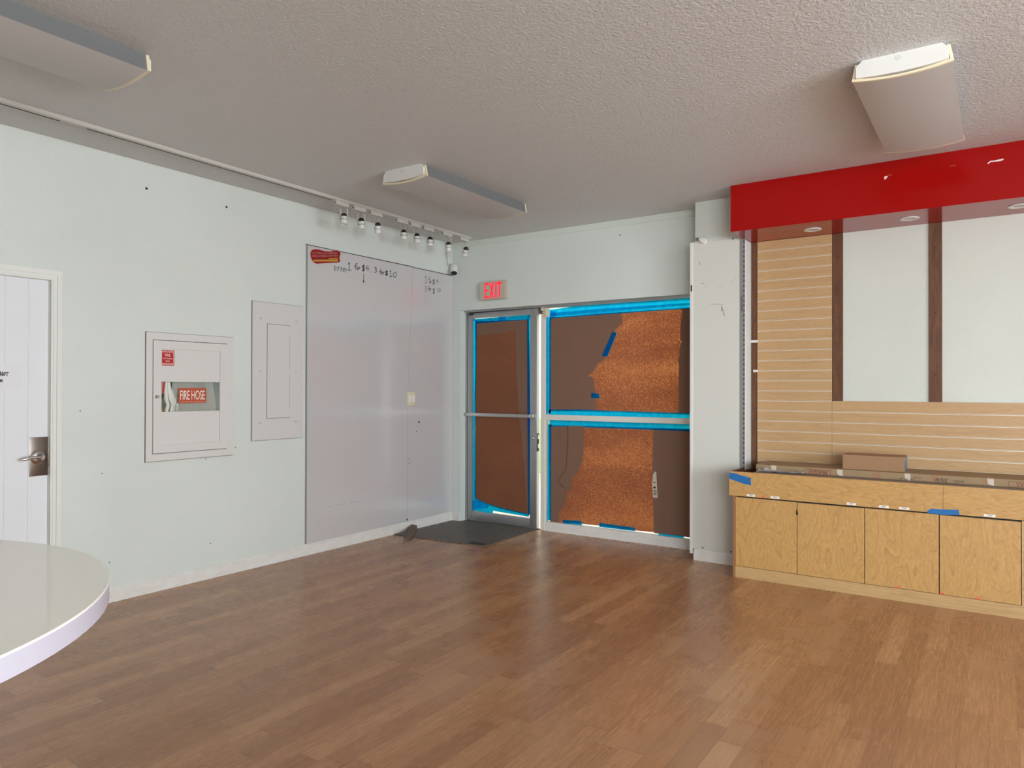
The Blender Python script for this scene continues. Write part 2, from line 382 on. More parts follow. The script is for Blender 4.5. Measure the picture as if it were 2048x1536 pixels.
# back wall: header over door and storefront, left pier, thicker bay behind the slat wall
b = B()
holed(b, 0, 3.0, 0, H, [(.103, 3.0, 0, 2.12)], .10, FB(0))
b.box((0, .10, 2.12), (3.0, .16, H))
wb = S('wall_back', b, M['wall'], 'pale green-white back wall above the papered door and window', 'wall')
b = B(); u, v = xz(1240, 470, 0); b.lathe([(.006, 0), (0, .002)], FB(0) @ Matrix.Translation((u, v, 0)), 8); b.done('nail_hole', M['black'], wb)
S('wall_back_right', B().box((2.98, -.06, 0), (X1, .16, H)), M['wall_white'], 'white plaster wall behind the wooden slat panelling', 'wall')
S('wall_column', B().box((2.622, -.225, 0), (3.006, .12, H)), M['wall'], 'square white column between the storefront window and the slat panelling', 'column')
b = B(); RS = [(-7.0, -5.1, .45, 2.5), (-4.95, -3.05, .45, 2.5)]
holed(b, YR, .16, 0, H, RS, -.15, FL(X1))
S('wall_right', b, M['wall'], 'right side wall with two large windows', 'wall')
for i, (a, c, d, e) in enumerate(RS):
    w = thing('window_%d' % (i+4), (X1+.07, (a+c)/2, d), 'large clear side window letting in daylight', 'window', kind='structure')
    b = B()
    for q in ((a, a+.05, d, e), (c-.05, c, d, e), (a+.05, c-.05, d, d+.05), (a+.05, c-.05, e-.05, e)): b.box((X1+.03, q[0], q[2]), (X1+.11, q[1], q[3]))
    b.done('window_frame', M['alu_dull'], w)
    B().box((X1+.069, a+.05, d+.05), (X1+.075, c-.05, e-.05)).done('pane', M['glass'], w)
b = B(); RW = [(5.7, 7.4, .45, 2.5), (7.55, 9.25, .45, 2.5)]
holed(b, -.16, X1, 0, H, RW, -.15, FB(YR))
S('wall_rear', b, M['wall'], 'front wall behind the viewer with three large windows', 'wall')
for i, (a, c, d, e) in enumerate(RW):
    w = thing('window_%d' % (i+2), ((a+c)/2, YR-.07, d), 'large clear front window letting in daylight', 'window', kind='structure')
    b = B()
    for q in ((a, a+.05, d, e), (c-.05, c, d, e), (a+.05, c-.05, d, d+.05), (a+.05, c-.05, e-.05, e)): b.box((q[0], YR-.11, q[2]), (q[1], YR-.03, q[3]))
    b.done('window_frame', M['alu_dull'], w)
    B().box((a+.05, YR-.075, d+.05), (c-.05, YR-.069, e-.05)).done('pane', M['glass'], w)
# baseboards: profile extruded along an axis
def baseboard(name, segs, label):
    b = B()
    for p0, p1, nx, ny, h in segs:
        prof = [(0, 0), (.013, 0), (.013, h*.80), (.010, h*.82), (.010, h*.90), (.007, h*.93), (.006, h), (0, h)]
        A = [b.bm.verts.new((p0[0]+nx*t, p0[1]+ny*t, z)) for t, z in prof]; D = [b.bm.verts.new((p1[0]+nx*t, p1[1]+ny*t, z)) for t, z in prof]
        n = len(prof)
        for i in range(n): b.bm.faces.new((A[i], A[(i+1) % n], D[(i+1) % n], D[i]))
        b.bm.faces.new(A[::-1]); b.bm.faces.new(D)
    S(name, b, M['base'], label, 'baseboard')
baseboard('baseboard_left', [((0, -3.67), (0, 0), 1, 0, .088), ((0, YR), (0, -4.70), 1, 0, .088)], 'scuffed white baseboard along the left wall')
baseboard('baseboard_back', [((.013, 0), (.103, 0), 0, -1, .088)], 'short scuffed white baseboard beside the glass door')
baseboard('baseboard_column', [((2.615, -.225), (3.02, -.225), 0, -1, .086)], 'white baseboard at the foot of the column')
baseboard('baseboard_right', [((X1, 0), (X1, YR), -1, 0, .088)], 'white baseboard along the right wall')
# crown moulding
b = B()
for p, z0 in ((.010, .050), (.016, .036), (.022, .016)): b.box((0, -p, H-z0), (2.622, 0, H))
S('trim_1', b, M['crown'], 'thin stepped white crown moulding on top of the back wall', 'moulding')
# ------------------------------------------------------------------ outside
S('outside_ground', B().box((-8, .16, -.06), (12, 9, -.005)), M['conc'], 'sunlit paving outside the ajar glass door', 'ground')
b = B(); b.box((-8, 4.1, 0), (12, 4.3, 3.3))
ow = S('outside_wall', b, M['out_cream'], 'cream neighbouring wall seen through the gap of the door', 'wall')
B().box((-8, 4.04, 0), (12, 4.10, .86)).done('green_lower_band', M['out_green'], ow)
S('outside_front_ground', B().box((-4, -16, -.08), (16, YR-.15, -.02)).box((X1+.15, YR-.15, -.08), (16, .16, -.02)), M['conc'], 'paving outside the front windows', 'ground')
# ------------------------------------------------------------------ storefront window
GY = .130                                       # glass plane
win = thing('window_1', (1.8, .1, 0), 'wide aluminium storefront window covered inside with brown paper', 'window', kind='structure')
WX0, WX1 = 1.052, 2.70; WFX = xz(1095, 760, .118)[0]
B().box((WX0-.012, .088, 0), (WX1, .16, .086)).done('window_sill', M['base'], win)
b = B(); b.box((WX0, .092, 1.044), (WX1, .15, 1.094), .004); b.done('window_rail', M['cream_paint'], win)
b = B(); b.box((.103, .06, 2.106), (WX1, .15, 2.119)); b.box((WX0, .085, 2.098), (WX1, .15, 2.106)); b.box((.122, .142, 2.05), (1.006, .16, 2.106)); b.done('window_head', M['alu'], win)
b = B(); b.box((WX0, .118, .086), (WFX, .15, 1.044)); b.box((WX0, .118, 1.094), (WFX, .15, 2.10)); b.done('window_frame', M['alu'], win)
B().box((WFX, GY+.004, .086), (WX1, GY+.010, 1.044)).done('pane', M['glass'], win)
B().box((WFX, GY+.004, 1.094), (WX1, GY+.010, 2.10)).done('pane', M['glass'], win)
b = B(); b.box((1.006, .084, 0), (1.050, .16, 2.106), .003)
tag(b.done('door_post', M['cream_paint']), 'slim cream painted post between the ajar glass door and window', 'post', kind='structure')
# ------------------------------------------------------------------ papers and tapes: real sheets lying on the glass
def sheet(name, pts, y, m, label, cat, group=None, parent=None, f=xz):
    o = B().prism([f(a, c, y) for a, c in pts], 0, FB(y)).done(name, m, parent)
    if parent is None: tag(o, label, cat, group)
    return o
def jag(pts, amp=1.2, step=7):
    out = []
    for (a, c), (d, e) in zip(pts, pts[1:]):
        n = max(1, int(math.hypot(d-a, e-c)/step))
        for i in range(n): t = i/n; out.append((a+(d-a)*t+random.uniform(-amp, amp)*(i > 0), c+(e-c)*t+random.uniform(-amp, amp)*(i > 0)))
    out.append(pts[-1]); return out
def K(ox, oy, s, pts): return [(ox+a/s, oy+c/s) for a, c in pts]
u3 = lambda pts: K(1080, 580, 5.6875, pts)
l3 = lambda pts: K(1080, 830, 5.484, pts)
# whole sheets
sheet('kraft_paper_sheet', u3([(112, 316), (600, 270), (1640, 200), (2200, 160), (2200, 1440), (1640, 1412), (900, 1385), (400, 1375), (112, 1375)]), GY-.006, M['kraft'],
      'large glowing brown paper sheet covering the upper pane of the storefront window', 'paper')
sheet('kraft_paper_sheet', l3([(105, 108), (600, 118), (1250, 138), (2100, 160), (2100, 1400), (1640, 1342), (1255, 1285), (1000, 1262), (640, 1212), (430, 1190), (110, 1178)]), GY-.006, M['kraft'],
      'large glowing brown paper sheet covering the lower pane of the storefront window', 'paper')
# torn sheets in front
edge = jag(u3([(930, 262), (922, 290), (942, 350), (932, 392), (880, 430), (850, 462), (868, 488), (845, 545), (765, 755), (705, 815), (655, 845), (625, 905), (548, 978)]), 1.0, 5)
edge2 = jag(u3([(548, 978), (612, 1000), (612, 1080), (628, 1170), (632, 1260), (645, 1375)]), .6, 6)
sheet('torn_kraft_paper', u3([(118, 310)]) + edge + edge2[1:] + u3([(400, 1372), (118, 1372)]), GY-.012, M['kraft_torn'],
      'dark brown torn paper on the left half of the upper window pane', 'paper')
edge = jag(u3([(1575, 1405), (1572, 1320), (1587, 1260), (1573, 1180), (1577, 1050), (1582, 940), (1578, 850), (1565, 790), (1590, 740), (1585, 690), (1592, 640), (1620, 590), (1595, 540), (1600, 400), (1612, 300), (1618, 205)]), .9, 4)
sheet('torn_kraft_paper', edge + u3([(2200, 165), (2200, 1435)]), GY-.012, M['kraft_torn'],
      'dark brown torn paper strip beside the column on the upper window pane', 'paper')
edge = jag(l3([(478, 120), (480, 300), (475, 450), (452, 520), (432, 600), (402, 650), (360, 672), (355, 722), (332, 745), (350, 790), (335, 822), (300, 830), (268, 800), (218, 752)]), .5, 5)
edge2 = jag(l3([(218, 752), (270, 812), (300, 880), (290, 930), (265, 945), (262, 990), (240, 1030), (210, 1070), (205, 1110), (215, 1178)]), .5, 5)
sheet('torn_kraft_paper', l3([(112, 112)]) + l3([(335, 118), (335, 300), (325, 470), (310, 600), (215, 738)]) + edge2 + l3([(112, 1175)]), GY-.011, M['kraft_torn'],
      'scalloped torn brown paper at the lower left corner of the lower window pane', 'paper')
sheet('torn_kraft_paper', l3([(308, 118)]) + edge + l3([(205, 715), (245, 655), (285, 600), (298, 480), (308, 300)]), GY-.020, M['kraft_torn'],
      'loose torn brown paper strip hanging near the left of the lower pane', 'paper')
edge = jag(l3([(1252, 1295), (1242, 1050), (1240, 900), (1232, 700), (1230, 560), (1236, 400), (1243, 140)]), .5, 8)
tp = sheet('torn_kraft_paper', edge + l3([(2100, 165), (2100, 1395)]), GY-.012, M['kraft_torn'],
      'dark brown paper beside the column on the lower window pane', 'paper')
lb = sheet('paper_label', l3([(1240, 650), (1258, 622), (1275, 625), (1290, 908), (1240, 905), (1230, 760)]), GY-.0125, M['packing'], '', '', parent=tp); lb['label'] = 'pale printed product label at its edge'
for q in ((1243, 1268, 785, 805), (1243, 1280, 825, 833), (1243, 1280, 840, 848), (1243, 1280, 856, 862), (1243, 1280, 872, 878), (1240, 1272, 735, 742)):
    b = B(); b.prism([xz(*p, y=GY-.013) for p in l3([(q[0], q[2]), (q[1], q[2]), (q[1], q[3]), (q[0], q[3])])], 0, FB(GY-.013)); b.done('label_print', M['marker'], lb)
# tape
def tape(pts, label, y=GY-.017, m='tape', group='blue tape on the storefront window', f=xz):
    return sheet('tape_strip', pts, y, M[m], label, 'tape', group, f=f)
tape(u3([(95, 226), (600, 160), (1200, 118), (1710, 90), (2200, 60), (2200, 140), (1640, 172), (1200, 206), (600, 258), (100, 298)]), 'broad bright blue tape along the top of the upper pane', GY-.002)
tape(u3([(120, 262), (600, 220), (1200, 180), (1640, 152), (2200, 118), (2200, 172), (1640, 215), (1200, 245), (600, 288), (120, 322)]), 'dark blue tape over the top edge of the upper brown sheet')
tape(u3([(118, 242), (182, 240), (183, 292), (140, 330), (112, 332)]), 'small square tape patch at the upper left corner of upper pane', GY-.019)
tape(u3([(58, 300), (124, 296), (122, 700), (122, 1400), (70, 1412), (58, 800)]), 'vertical blue tape down the left side of the upper pane')
tape(u3([(100, 1362), (400, 1358), (900, 1378), (1690, 1400), (2200, 1420), (2200, 1495), (1690, 1475), (900, 1452), (400, 1436), (100, 1425)]), 'blue tape along the bottom of the upper pane')
tape(u3([(825, 478), (850, 480), (873, 495), (765, 757), (703, 750)]), 'slanted blue tape piece on the torn edge of upper paper', GY-.019)
tape(u3([(585, 1170), (668, 1180), (680, 1236), (586, 1228)]), 'small blue tape square low on the torn upper paper', GY-.019)
tape(l3([(104, 45), (700, 66), (1632, 98), (2100, 110), (2100, 192), (1632, 178), (700, 142), (104, 122)]), 'long blue tape along the top of the lower pane')
tape(l3([(86, 100), (124, 104), (120, 1155), (80, 1155)]), 'vertical blue tape down the left side of the lower pane')
tape(l3([(248, 1150), (452, 1162), (462, 1210), (252, 1188)]), 'short blue tape piece at bottom left of the lower pane')
tape(l3([(650, 1182), (1040, 1236), (1042, 1275), (650, 1228)]), 'middle blue tape piece at the bottom of the lower pane')
tape(l3([(1303, 1298), (1580, 1330), (1572, 1358), (1292, 1322)]), 'short blue tape piece at bottom right of the lower pane')
# ------------------------------------------------------------------ glass entry door, slightly ajar
DY, DA = .098, math.radians(2.6)
HG = Vector((.122, DY, 0))
def xzr(px, py, y=DY):
    """a point on the swung door leaf, in the leaf's own unrotated frame"""
    Rm = Matrix.Rotation(DA, 3, 'Z'); c = Rm @ (CAM-HG) + HG; d = Rm @ (at(px, py, y=0)-CAM); t = (y-c.y)/d.y; p = c+d*t
    return (p.x, p.z)
def swing(o):
    Rm = Matrix.Rotation(-DA, 3, 'Z'); o.location = Rm @ (o.location-HG) + HG; o.rotation_euler = (0, 0, -DA); return o
door = thing('door_1', (.112, DY, 0), 'aluminium framed glass door covered with brown paper, standing ajar', 'door', kind='structure')
b = B(); b.box((.103, .085, 0), (.122, .16, 2.106)); b.done('frame_jamb', M['alu_dull'], win)
B().box((.103, .10, 0), (1.006, .16, .010)).done('threshold', M['alu'], win)
x0, x1, z0, z1 = .128, xzr(1074, 860)[0], .014, 2.098
gx0, gx1, gz0, gz1 = .165, .880, .150, 2.055
gl = [xzr(*p, y=DY) for p in K(920, 600, 5.906, [(150, 215), (830, 162)])]; gb = [xzr(*p, y=DY) for p in K(920, 820, 5.906, [(138, 1182), (822, 1290)])]
gx0, gx1 = (gl[0][0]+gb[0][0])/2, (gl[1][0]+gb[1][0])/2; gz1 = (gl[0][1]+gl[1][1])/2; gz0 = (gb[0][1]+gb[1][1])/2
def rail(nm, a, c, d, e):
    b = B(); b.box((a, DY, d), (c, DY+.040, e), .003); return b.done(nm, M['alu_dull'], door, 30)
rail('door_stile', x0, gx0, z0, z1); rail('door_stile', gx1, x1-.012, z0, z1)
rail('door_rail', gx0, gx1, gz1, z1); rail('door_rail', gx0, gx1, z0, gz0)
B().box((gx0, DY+.018, gz0), (gx1, DY+.024, gz1)).done('pane', M['glass'], door)
b = B(); b.box((x1-.012, DY+.002, z0), (x1-.004, DY+.04, z1)); b.done('door_edge', M['alu'], door)
(ax, az), (cx, cz) = xz(932, 829.5, DY-.05), xz(1070, 838, DY-.05)
b = B(); b.tube([(ax+.01, DY-.045, 1.088), (cx-.035, DY-.045, 1.062)], .0001, 4)
b.bm.clear(); b.box((x0+.02, DY-.052, 1.060), (x1-.05, DY-.034, 1.094), .004); b.box((x0-.002, DY-.045, 1.062), (x0+.03, DY, 1.092), .003); b.box((x1-.085, DY-.045, 1.060), (x1-.03, DY, 1.094), .004)
b.done('push_bar', M['alu'], door, 30)
b = B(); b.lathe([(.016, 0), (.016, .008), (.011, .012), (0, .012)], FB(DY) @ Matrix.Translation((x1-.045, .868, 0)), 20); b.done('lock_cylinder', M['steel_b'], door, 30)
b = B(); b.box((x1-.0045, DY+.006, .745), (x1+.001, DY+.034, .915)); lk = b.done('lock_plate', M['black'], door)
b = B(); b.box((x1-.001, DY+.010, .775), (x1+.004, DY+.03, .815)); b.box((x1-.001, DY+.010, .86), (x1+.002, DY+.03, .9)); b.done('latch', M['steel_b'], lk)
b = B(); b.box((x0+.02, DY-.012, 2.080), (x0+.065, DY+.002, 2.098)); b.done('hinge', M['black'], door)
b = B(); b.box((x1-.040, DY-.008, 2.030), (x1-.018, DY, 2.098), .003); b.done('top_pivot', M['alu_dull'], door)
# door papers (stuck to the glass, separate sheets)
d1 = lambda pts: K(920, 600, 5.906, pts)
d2 = lambda pts: K(920, 820, 5.906, pts)
PY = DY+.016
swing(door)
def dsheet(*a, **k): return swing(sheet(*a, f=xzr, **k))
dsheet('kraft_paper_sheet', d1([(186, 250), (500, 240), (818, 225), (826, 690), (828, 800)]) + d2([(836, 200), (828, 1240), (700, 1212), (500, 1168), (330, 1115), (182, 1045), (182, 100)]) + d1([(180, 900)]), PY, M['kraft_door_dimmed'],
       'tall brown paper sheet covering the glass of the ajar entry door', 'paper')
e = jag(d1([(185, 422), (300, 418), (340, 402), (415, 388), (425, 402), (530, 385), (560, 375), (655, 347), (700, 338), (785, 303), (812, 296)]), .4, 4)
dsheet('torn_kraft_paper', e + d1([(812, 226), (500, 240), (186, 254)]), PY-.004, M['kraft_torn'], 'torn dark paper band across the top of the entry door glass', 'paper')
dsheet('torn_kraft_paper', d1([(655, 340), (665, 800), (688, 1200), (705, 1500)]) + d2([(720, 250), (750, 600), (773, 900), (780, 1100), (782, 1228), (806, 1235)]) + d1([(815, 1300), (812, 290), (700, 335)]), PY-.0025, M['kraft_torn'],
       'folded dark paper strip on the right edge of the entry door glass', 'paper')
G2 = 'blue tape on the entry door'
def dt(pts, label, y=PY-.007): return swing(tape(pts, label, y, 'tape', G2, xzr))
dt(d1([(145, 228), (188, 226), (186, 800), (178, 1300), (176, 1534)]) + d2([(175, 120), (178, 600), (184, 1040), (180, 1180), (136, 1180), (138, 700), (140, 0)]) + d1([(142, 1300), (142, 800)]), 'vertical blue tape down the left side of the door glass', PY+.001)
dt(d1([(178, 240), (196, 238), (194, 700), (186, 1300), (180, 1534)]) + d2([(180, 100), (184, 600), (190, 1050), (172, 1040), (168, 500), (166, 100)]) + d1([(172, 1300), (182, 800)]), 'thin dark blue tape along left edge of the door paper')
dt(d1([(150, 226), (500, 200), (830, 172), (830, 216), (500, 232), (188, 248), (150, 250)]), 'bright blue tape across the top of the door glass', PY+.001)
dt(d1([(180, 238), (820, 205), (820, 232), (540, 250), (186, 280)]), 'dark blue tape over the top edge of the door paper')
dt(d1([(455, 196), (540, 192), (540, 252), (455, 254)]), 'small blue tape patch at the top middle of the door glass', PY-.009)
dt(d1([(806, 172), (832, 168), (832, 690), (828, 1100), (845, 1096), (845, 1534), (800, 1534), (796, 1000), (794, 400), (796, 230)]) , 'blue tape down the upper right side of the door glass')
dt(d2([(800, 0), (843, 0), (842, 700), (836, 1235), (806, 1232), (804, 700)]), 'dark blue tape down the lower right side of the door glass', PY-.008)
dt(d2([(178, 1040), (330, 1108), (500, 1158), (700, 1203), (815, 1228), (815, 1262), (600, 1226), (385, 1190), (172, 1150)]), 'wide slanted blue tape under the door paper')
dt(d2([(136, 1085), (200, 1050), (340, 1130), (330, 1160), (140, 1182)]), 'crumpled blue tape at the lower left corner of the door glass', PY-.009)
dt(d2([(170, 1150), (390, 1186), (388, 1222), (200, 1192), (165, 1188)]), 'short blue tape at bottom left above the lower door rail', PY-.002)
# sensor on the post
s = thing('door_sensor', (1.075, .055, 2.0), 'small cream door sensor at the top of the post beside the window', 'sensor')
B().box((1.052, .072, 2.010), (1.084, .117, 2.098), .004).done('sensor_housing', M['cream'], s)
b = B(); b.tube([(1.060, .08, 2.012), (1.050, .08, 1.990), (1.058, .082, 1.980)], .0018, 6); b.done('wire', M['white_metal'], s)
s2 = thing('door_contact', (1.02, .055, 2.04), 'round metal catch on the cream post beside the door top', 'catch')
b = B(); b.box((1.012, .079, 2.028), (1.040, .084, 2.088), .001); b.done('catch_plate', M['cream'], s2)
b = B(); b.lathe([(.014, 0), (.014, .006), (.008, .012), (0, .012)], FB(.080) @ Matrix.Translation((1.026, 2.058, 0)), 16); b.done('catch_knob', M['steel'], s2, 30)
# ------------------------------------------------------------------ floor mat and the wooden wedge
b = B(); b.prism([(.02, -.01), (.122, -.005), (.125, .09), (.975, .085), (.989, -.792), (.135, -.862), (.02, -.862)], .006, FZ(0)); 
tag(b.done('floor_mat', M['mat']), 'dark worn floor mat in the corner before the glass door', 'mat')
mt = bpy.data.objects['floor_mat']
b = B()
for i in range(12):
    for j in range(5):
        b.box((.80+i*.014, -.775+j*.014+i*.0006, .0055), (.807+i*.014, -.768+j*.014+i*.0006, .0075))
o = b.done('mesh_hole', M['black'], mt); o['kind'] = 'stuff'
b = B(); d = Vector((-.26, .40, 0)).normalized(); nn = Vector((d.y, -d.x, 0)); p0 = Vector((.285, -.985, 0))
pr = [(0, .004, .05), (.03, .012, .055), (.12, .02, .06), (.28, .03, .06), (.40, .045, .058), (.46, .048, .05)]
for k, (t, h, w) in enumerate(pr):
    c = p0+d*t; q = [b.bm.verts.new(c+nn*sx*w/2+Vector((0, 0, zz))) for sx, zz in ((-1, .002), (1, .002), (1, h*1.0), (-1, h*1.0+.008))]
    if k:
        for i in range(4): b.bm.faces.new((pq[i], pq[(i+1) % 4], q[(i+1) % 4], q[i]))
    else: b.bm.faces.new(q)
    pq = q
b.bm.faces.new(pq[::-1])
tag(b.done('door_wedge', simple('weathered_wood', (.16, .12, .09), .7, bump=60, bs=.3)), 'weathered grey-brown wooden door wedge lying against the left baseboard', 'wedge')
# ------------------------------------------------------------------ white plank door on the left
dr = thing('door_2', (-.03, -4.17, 0), 'white plank door at the far left with a steel lever handle', 'door', kind='structure')
b = B(); gs = [D2[0]] + sorted(yz(px, 700, -.025)[0] for px in (8.75, 56)) + [D2[1]]
g2 = [D2[0]+.005, gs[1]-.245, gs[1]-.123, gs[1], gs[2], D2[1]-.004]
for a, c in zip(g2, g2[1:]): b.box((-.06, a+.0025, .01), (-.025, c-.0025, D2[3]-.004), .0015)
b.box((-.065, D2[0], .01), (-.03, D2[1]-.004, D2[3]-.004)); b.done('door_leaf', M['door_white'], dr)
# casing: stepped profile
b = B()
for e0, e1, t0, t in ((0, .058, 0, .012), (.010, .022, .012, .017), (.030, .050, .012, .020)):
    L_, R_, T_ = D2[0]+.006, D2[1]-.006, D2[3]-.006
    b.prism([(L_-e1, 0), (L_-e0, 0), (L_-e0, T_+e0), (R_+e0, T_+e0), (R_+e0, 0), (R_+e1, 0), (R_+e1, T_+e1), (L_-e1, T_+e1)], t-t0, FL(t0))
b.box((-.16, D2[1]-.006, 0), (.003, D2[1]+.001, D2[3])); b.box((-.16, D2[0], D2[3]-.006), (.003, D2[1], D2[3]+.001))
b.done('door_casing', M['trim'], dr)
hx = -.025
pl = [yz(*p, x=hx) for p in ((59, 875), (98, 874), (61, 953), (98, 952), (75, 914), (34, 919))]
b = B(); b.box((hx, pl[0][0]-.002, pl[2][1]), (hx+.005, pl[1][0], pl[0][1]), .003); hd = b.done('handle_plate', M['steel'], dr, 30); hd['label'] = 'tall brushed steel handle plate'
cy, cz = pl[4]
b = B(); b.lathe([(.042, 0), (.042, .008), (.034, .016), (.020, .020), (.016, .045), (.013, .06), (0, .06)], FL(hx+.004) @ Matrix.Translation((cy, cz, 0)), 28); b.done('rose', M['steel_b'], hd, 30)
ly = pl[5][0]
b = B(); b.tube([(hx+.055, cy, cz), (hx+.058, cy-.03, cz+.004), (hx+.056, cy-.07, cz+.001), (hx+.055, ly+.02, cz-.004), (hx+.048, ly, cz-.006)], [.011, .010, .009, .0095, .007], 12); b.done('lever', M['steel_b'], hd, 60)
b = B(); b.box((-.03, D2[1]-.0065, cz-.06), (-.005, D2[1]-.0055, cz+.05)); b.done('strike_plate', M['steel'], dr)
# note on the door
pn = [yz(*p, x=-.021) for p in ((45, 730), (44, 778), (40, 779.5))]
b = B(); b.prism([(pn[0][0]-.30, pn[0][1]+.002), (pn[0][0], pn[0][1]), (pn[1][0], pn[1][1]+.006), (pn[2][0], pn[2][1]), (pn[0][0]-.30, pn[1][1]+.003)], .0012, FL(-.0235))
nt = tag(b.done('paper_note', M['paper']), 'handwritten white paper note taped on the white plank door', 'note')
# strokes handwriting ---------------------------------------------------------------
GL = {'1': [[(.1, .72), (.5, 1), (.5, 0)], [(.05, 0), (.95, 0)]], 'i': [[(.2, .85), (.5, 1), (.5, 0)]],
      'f': [[(.85, .9), (.65, 1), (.42, .9), (.36, .6), (.34, 0)], [(0, .55), (.8, .6)]],
      'o': [[(.5, 1), (.12, .7), (.15, .2), (.5, 0), (.88, .3), (.85, .75), (.5, 1)]],
      'r': [[(.1, 1), (.25, 0)], [(.2, .6), (.5, .95), (.9, .85)]],
      '$': [[(.9, .78), (.5, .88), (.1, .72), (.3, .54), (.8, .42), (.85, .22), (.45, .1), (.05, .2)], [(.42, 1), (.36, 0)], [(.62, 1), (.56, 0)]],
      '4': [[(.35, 1), (.05, .42), (.95, .42)], [(.72, .95), (.70, 0)]],
      '3': [[(.1, .9), (.5, 1), (.85, .8), (.4, .55), (.9, .35), (.6, .03), (.05, .08)]],
      '0': [[(.5, 1), (.1, .6), (.2, .1), (.6, 0), (.95, .4), (.85, .9), (.5, 1)]],
      '.': [[(.2, .0), (.6, .1)]], 'N': [[(.1, 0), (.1, 1), (.85, 0), (.9, 1)]], 'T': [[(0, 1), (1, .95)], [(.5, 1), (.5, 0)]],
      'v': [[(.55, 1), (.45, 0)], [(.2, .22), (.45, 0), (.62, .22), (.2, .22)]],
      'e': [[(.1, .5), (.9, .5), (.8, .9), (.4, 1), (.1, .6), (.2, .1), (.9, .05)]], '-': [[(0, .5), (1, .5)]]}
def hand(name, items, mapf, w, m, parent, FR_):
    for wd in items:                              # one object per word
      b = B()
      for ch, a, c, t, bt in wd:                  # box: left, right, top, bottom
        for st in GL[ch]:
            P2 = [Vector(mapf(a+(c-a)*u, bt+(t-bt)*v)) for u, v in st]
            for p, q in zip(P2, P2[1:]):
                d = (q-p).normalized(); n = Vector((-d.y, d.x))*w/2; p = p-d*w*.3; q = q+d*w*.3
                b.prism([tuple(p-n), tuple(q-n), tuple(q+n), tuple(p+n)], .0005, FR_)
      b.done(name, m, parent)
mf = lambda a, c: yz(a/3.2, 480+c/3.2, x=-.021)
hand('handwriting', [[('N', 0, 18, 843, 870), ('0', 21, 33, 848, 868), ('T', 34, 56, 848, 870)], [('e', -1, 17, 893, 908)]], mf, .004, M['marker'], nt, FL(-.0222))
# ------------------------------------------------------------------ whiteboards on the left wall
def wbpoly(pts): return [yz(a, c, x=.008) for a, c in pts]
T1, T2, T3 = yz(614.5, 489.5, .008), yz(826.5, 533.5, .008), yz(906, 552.5, .008)
ys = (T2[0]+yz(813.7, 1040, .008)[0])/2 - 0
b = B(); b.prism([(T1[0], .092), (-.6705, .092), (-.6705, 1.30), (-.6025, 2.484), (T1[0]+.004, 2.487)], .006, FL(.001))
w1 = tag(b.done('whiteboard_panel', M['board']), 'large glossy grey-white board with a price list written along its top', 'whiteboard')
b = B(); b.prism([(-.6675, .092), (-.004, .092), (-.004, 2.478), (-.5995, 2.484), (-.6675, 1.30)], .0055, FL(.001))
w2 = tag(b.done('whiteboard_panel', M['board']), 'narrow glossy grey-white board in the corner beside the exit door', 'whiteboard')
b = B(); b.box((.001, T1[0]-.008, .092), (.012, T1[0], 2.489)); b.done('edge_strip', M['alu_dull'], w1)
b = B(); b.box((.001, T1[0]-.010, 2.486), (.0085, -.604, 2.491)); b.done('top_gap', M['dark_gap'], w1)
b = B(); b.box((.001, -.604, 2.480), (.0075, -.004, 2.486)); b.done('top_gap', M['dark_gap'], w2)
b = B(); 
for p in ((837.7, 844, .011), (832.7, 863, .006), (818, 918, .006), (819, 926, .006), (814.5, 708, .005), (814, 1039, .012)):
    u, v = yz(p[0], p[1], .006); B().lathe([(p[2], 0), (0, .001)], FL(.0067) @ Matrix.Translation((u, v, 0)), 10).done('screw_hole', M['black'], w2)
mw = lambda a, c: yz(600+a/6.4, 480+c/6.4, x=.0075)
hand('handwriting', [[('1', 610, 655, 285, 387)], [('f', 693, 742, 300, 378), ('o', 724, 748, 350, 380), ('r', 750, 775, 350, 380)], [('$', 790, 835, 318, 402), ('4', 845, 882, 330, 398)],
     [('.', 905, 916, 398, 408)], [('3', 950, 986, 350, 417)], [('f', 1015, 1046, 380, 440), ('o', 1042, 1058, 408, 440), ('r', 1060, 1080, 408, 440)], [('$', 1086, 1130, 390, 457),
     ('1', 1145, 1180, 385, 468), ('0', 1186, 1238, 412, 478)], [('v', 800, 832, 435, 548)]], mw, .0058, M['marker'], w1, FL(.0071))
hand('handwriting', [[('1', 1598, 1630, 460, 552)], [('f', 1643, 1668, 475, 548), ('o', 1660, 1673, 525, 552), ('r', 1673, 1688, 525, 555)], [('$', 1694, 1730, 500, 572), ('4', 1745, 1773, 505, 555)],
     [('3', 1597, 1623, 590, 658)], [('f', 1638, 1662, 590, 655), ('o', 1655, 1668, 620, 648), ('r', 1668, 1682, 620, 650)], [('$', 1698, 1728, 615, 692), ('i', 1758, 1772, 618, 662), ('0', 1775, 1799, 622, 668)]], mw, .0045, M['marker'], w2, FL(.0062))
u0, v0 = mw(432, 396); u1, v1 = mw(590, 394)
text('small_handwriting', 'おすすめ!!', .052, FL(.0073) @ Matrix.Translation((u0, v0+.006, 0)), M['marker'], w1, sx=.62)
b = B()
for p, q in (((1040, 1010), (1070, 1007)),): pass
ln = K(480, 1000, 5.389, [(940, 76), (980, 70), (1030, 60), (1135, 40), (1180, 34), (1295, 12)])
for a, c in ((0, 1), (2, 3), (4, 5)):
    p, q = Vector(yz(*ln[a], x=.0075)), Vector(yz(*ln[c], x=.0075)); b.prism([tuple(p), tuple(q), (q.x, q.y+.003), (p.x, p.y+.003)], .0003, FL(.0072))
b.done('scuff_mark', simple('grey_scuff', (.3, .3, .3), .5), w1)
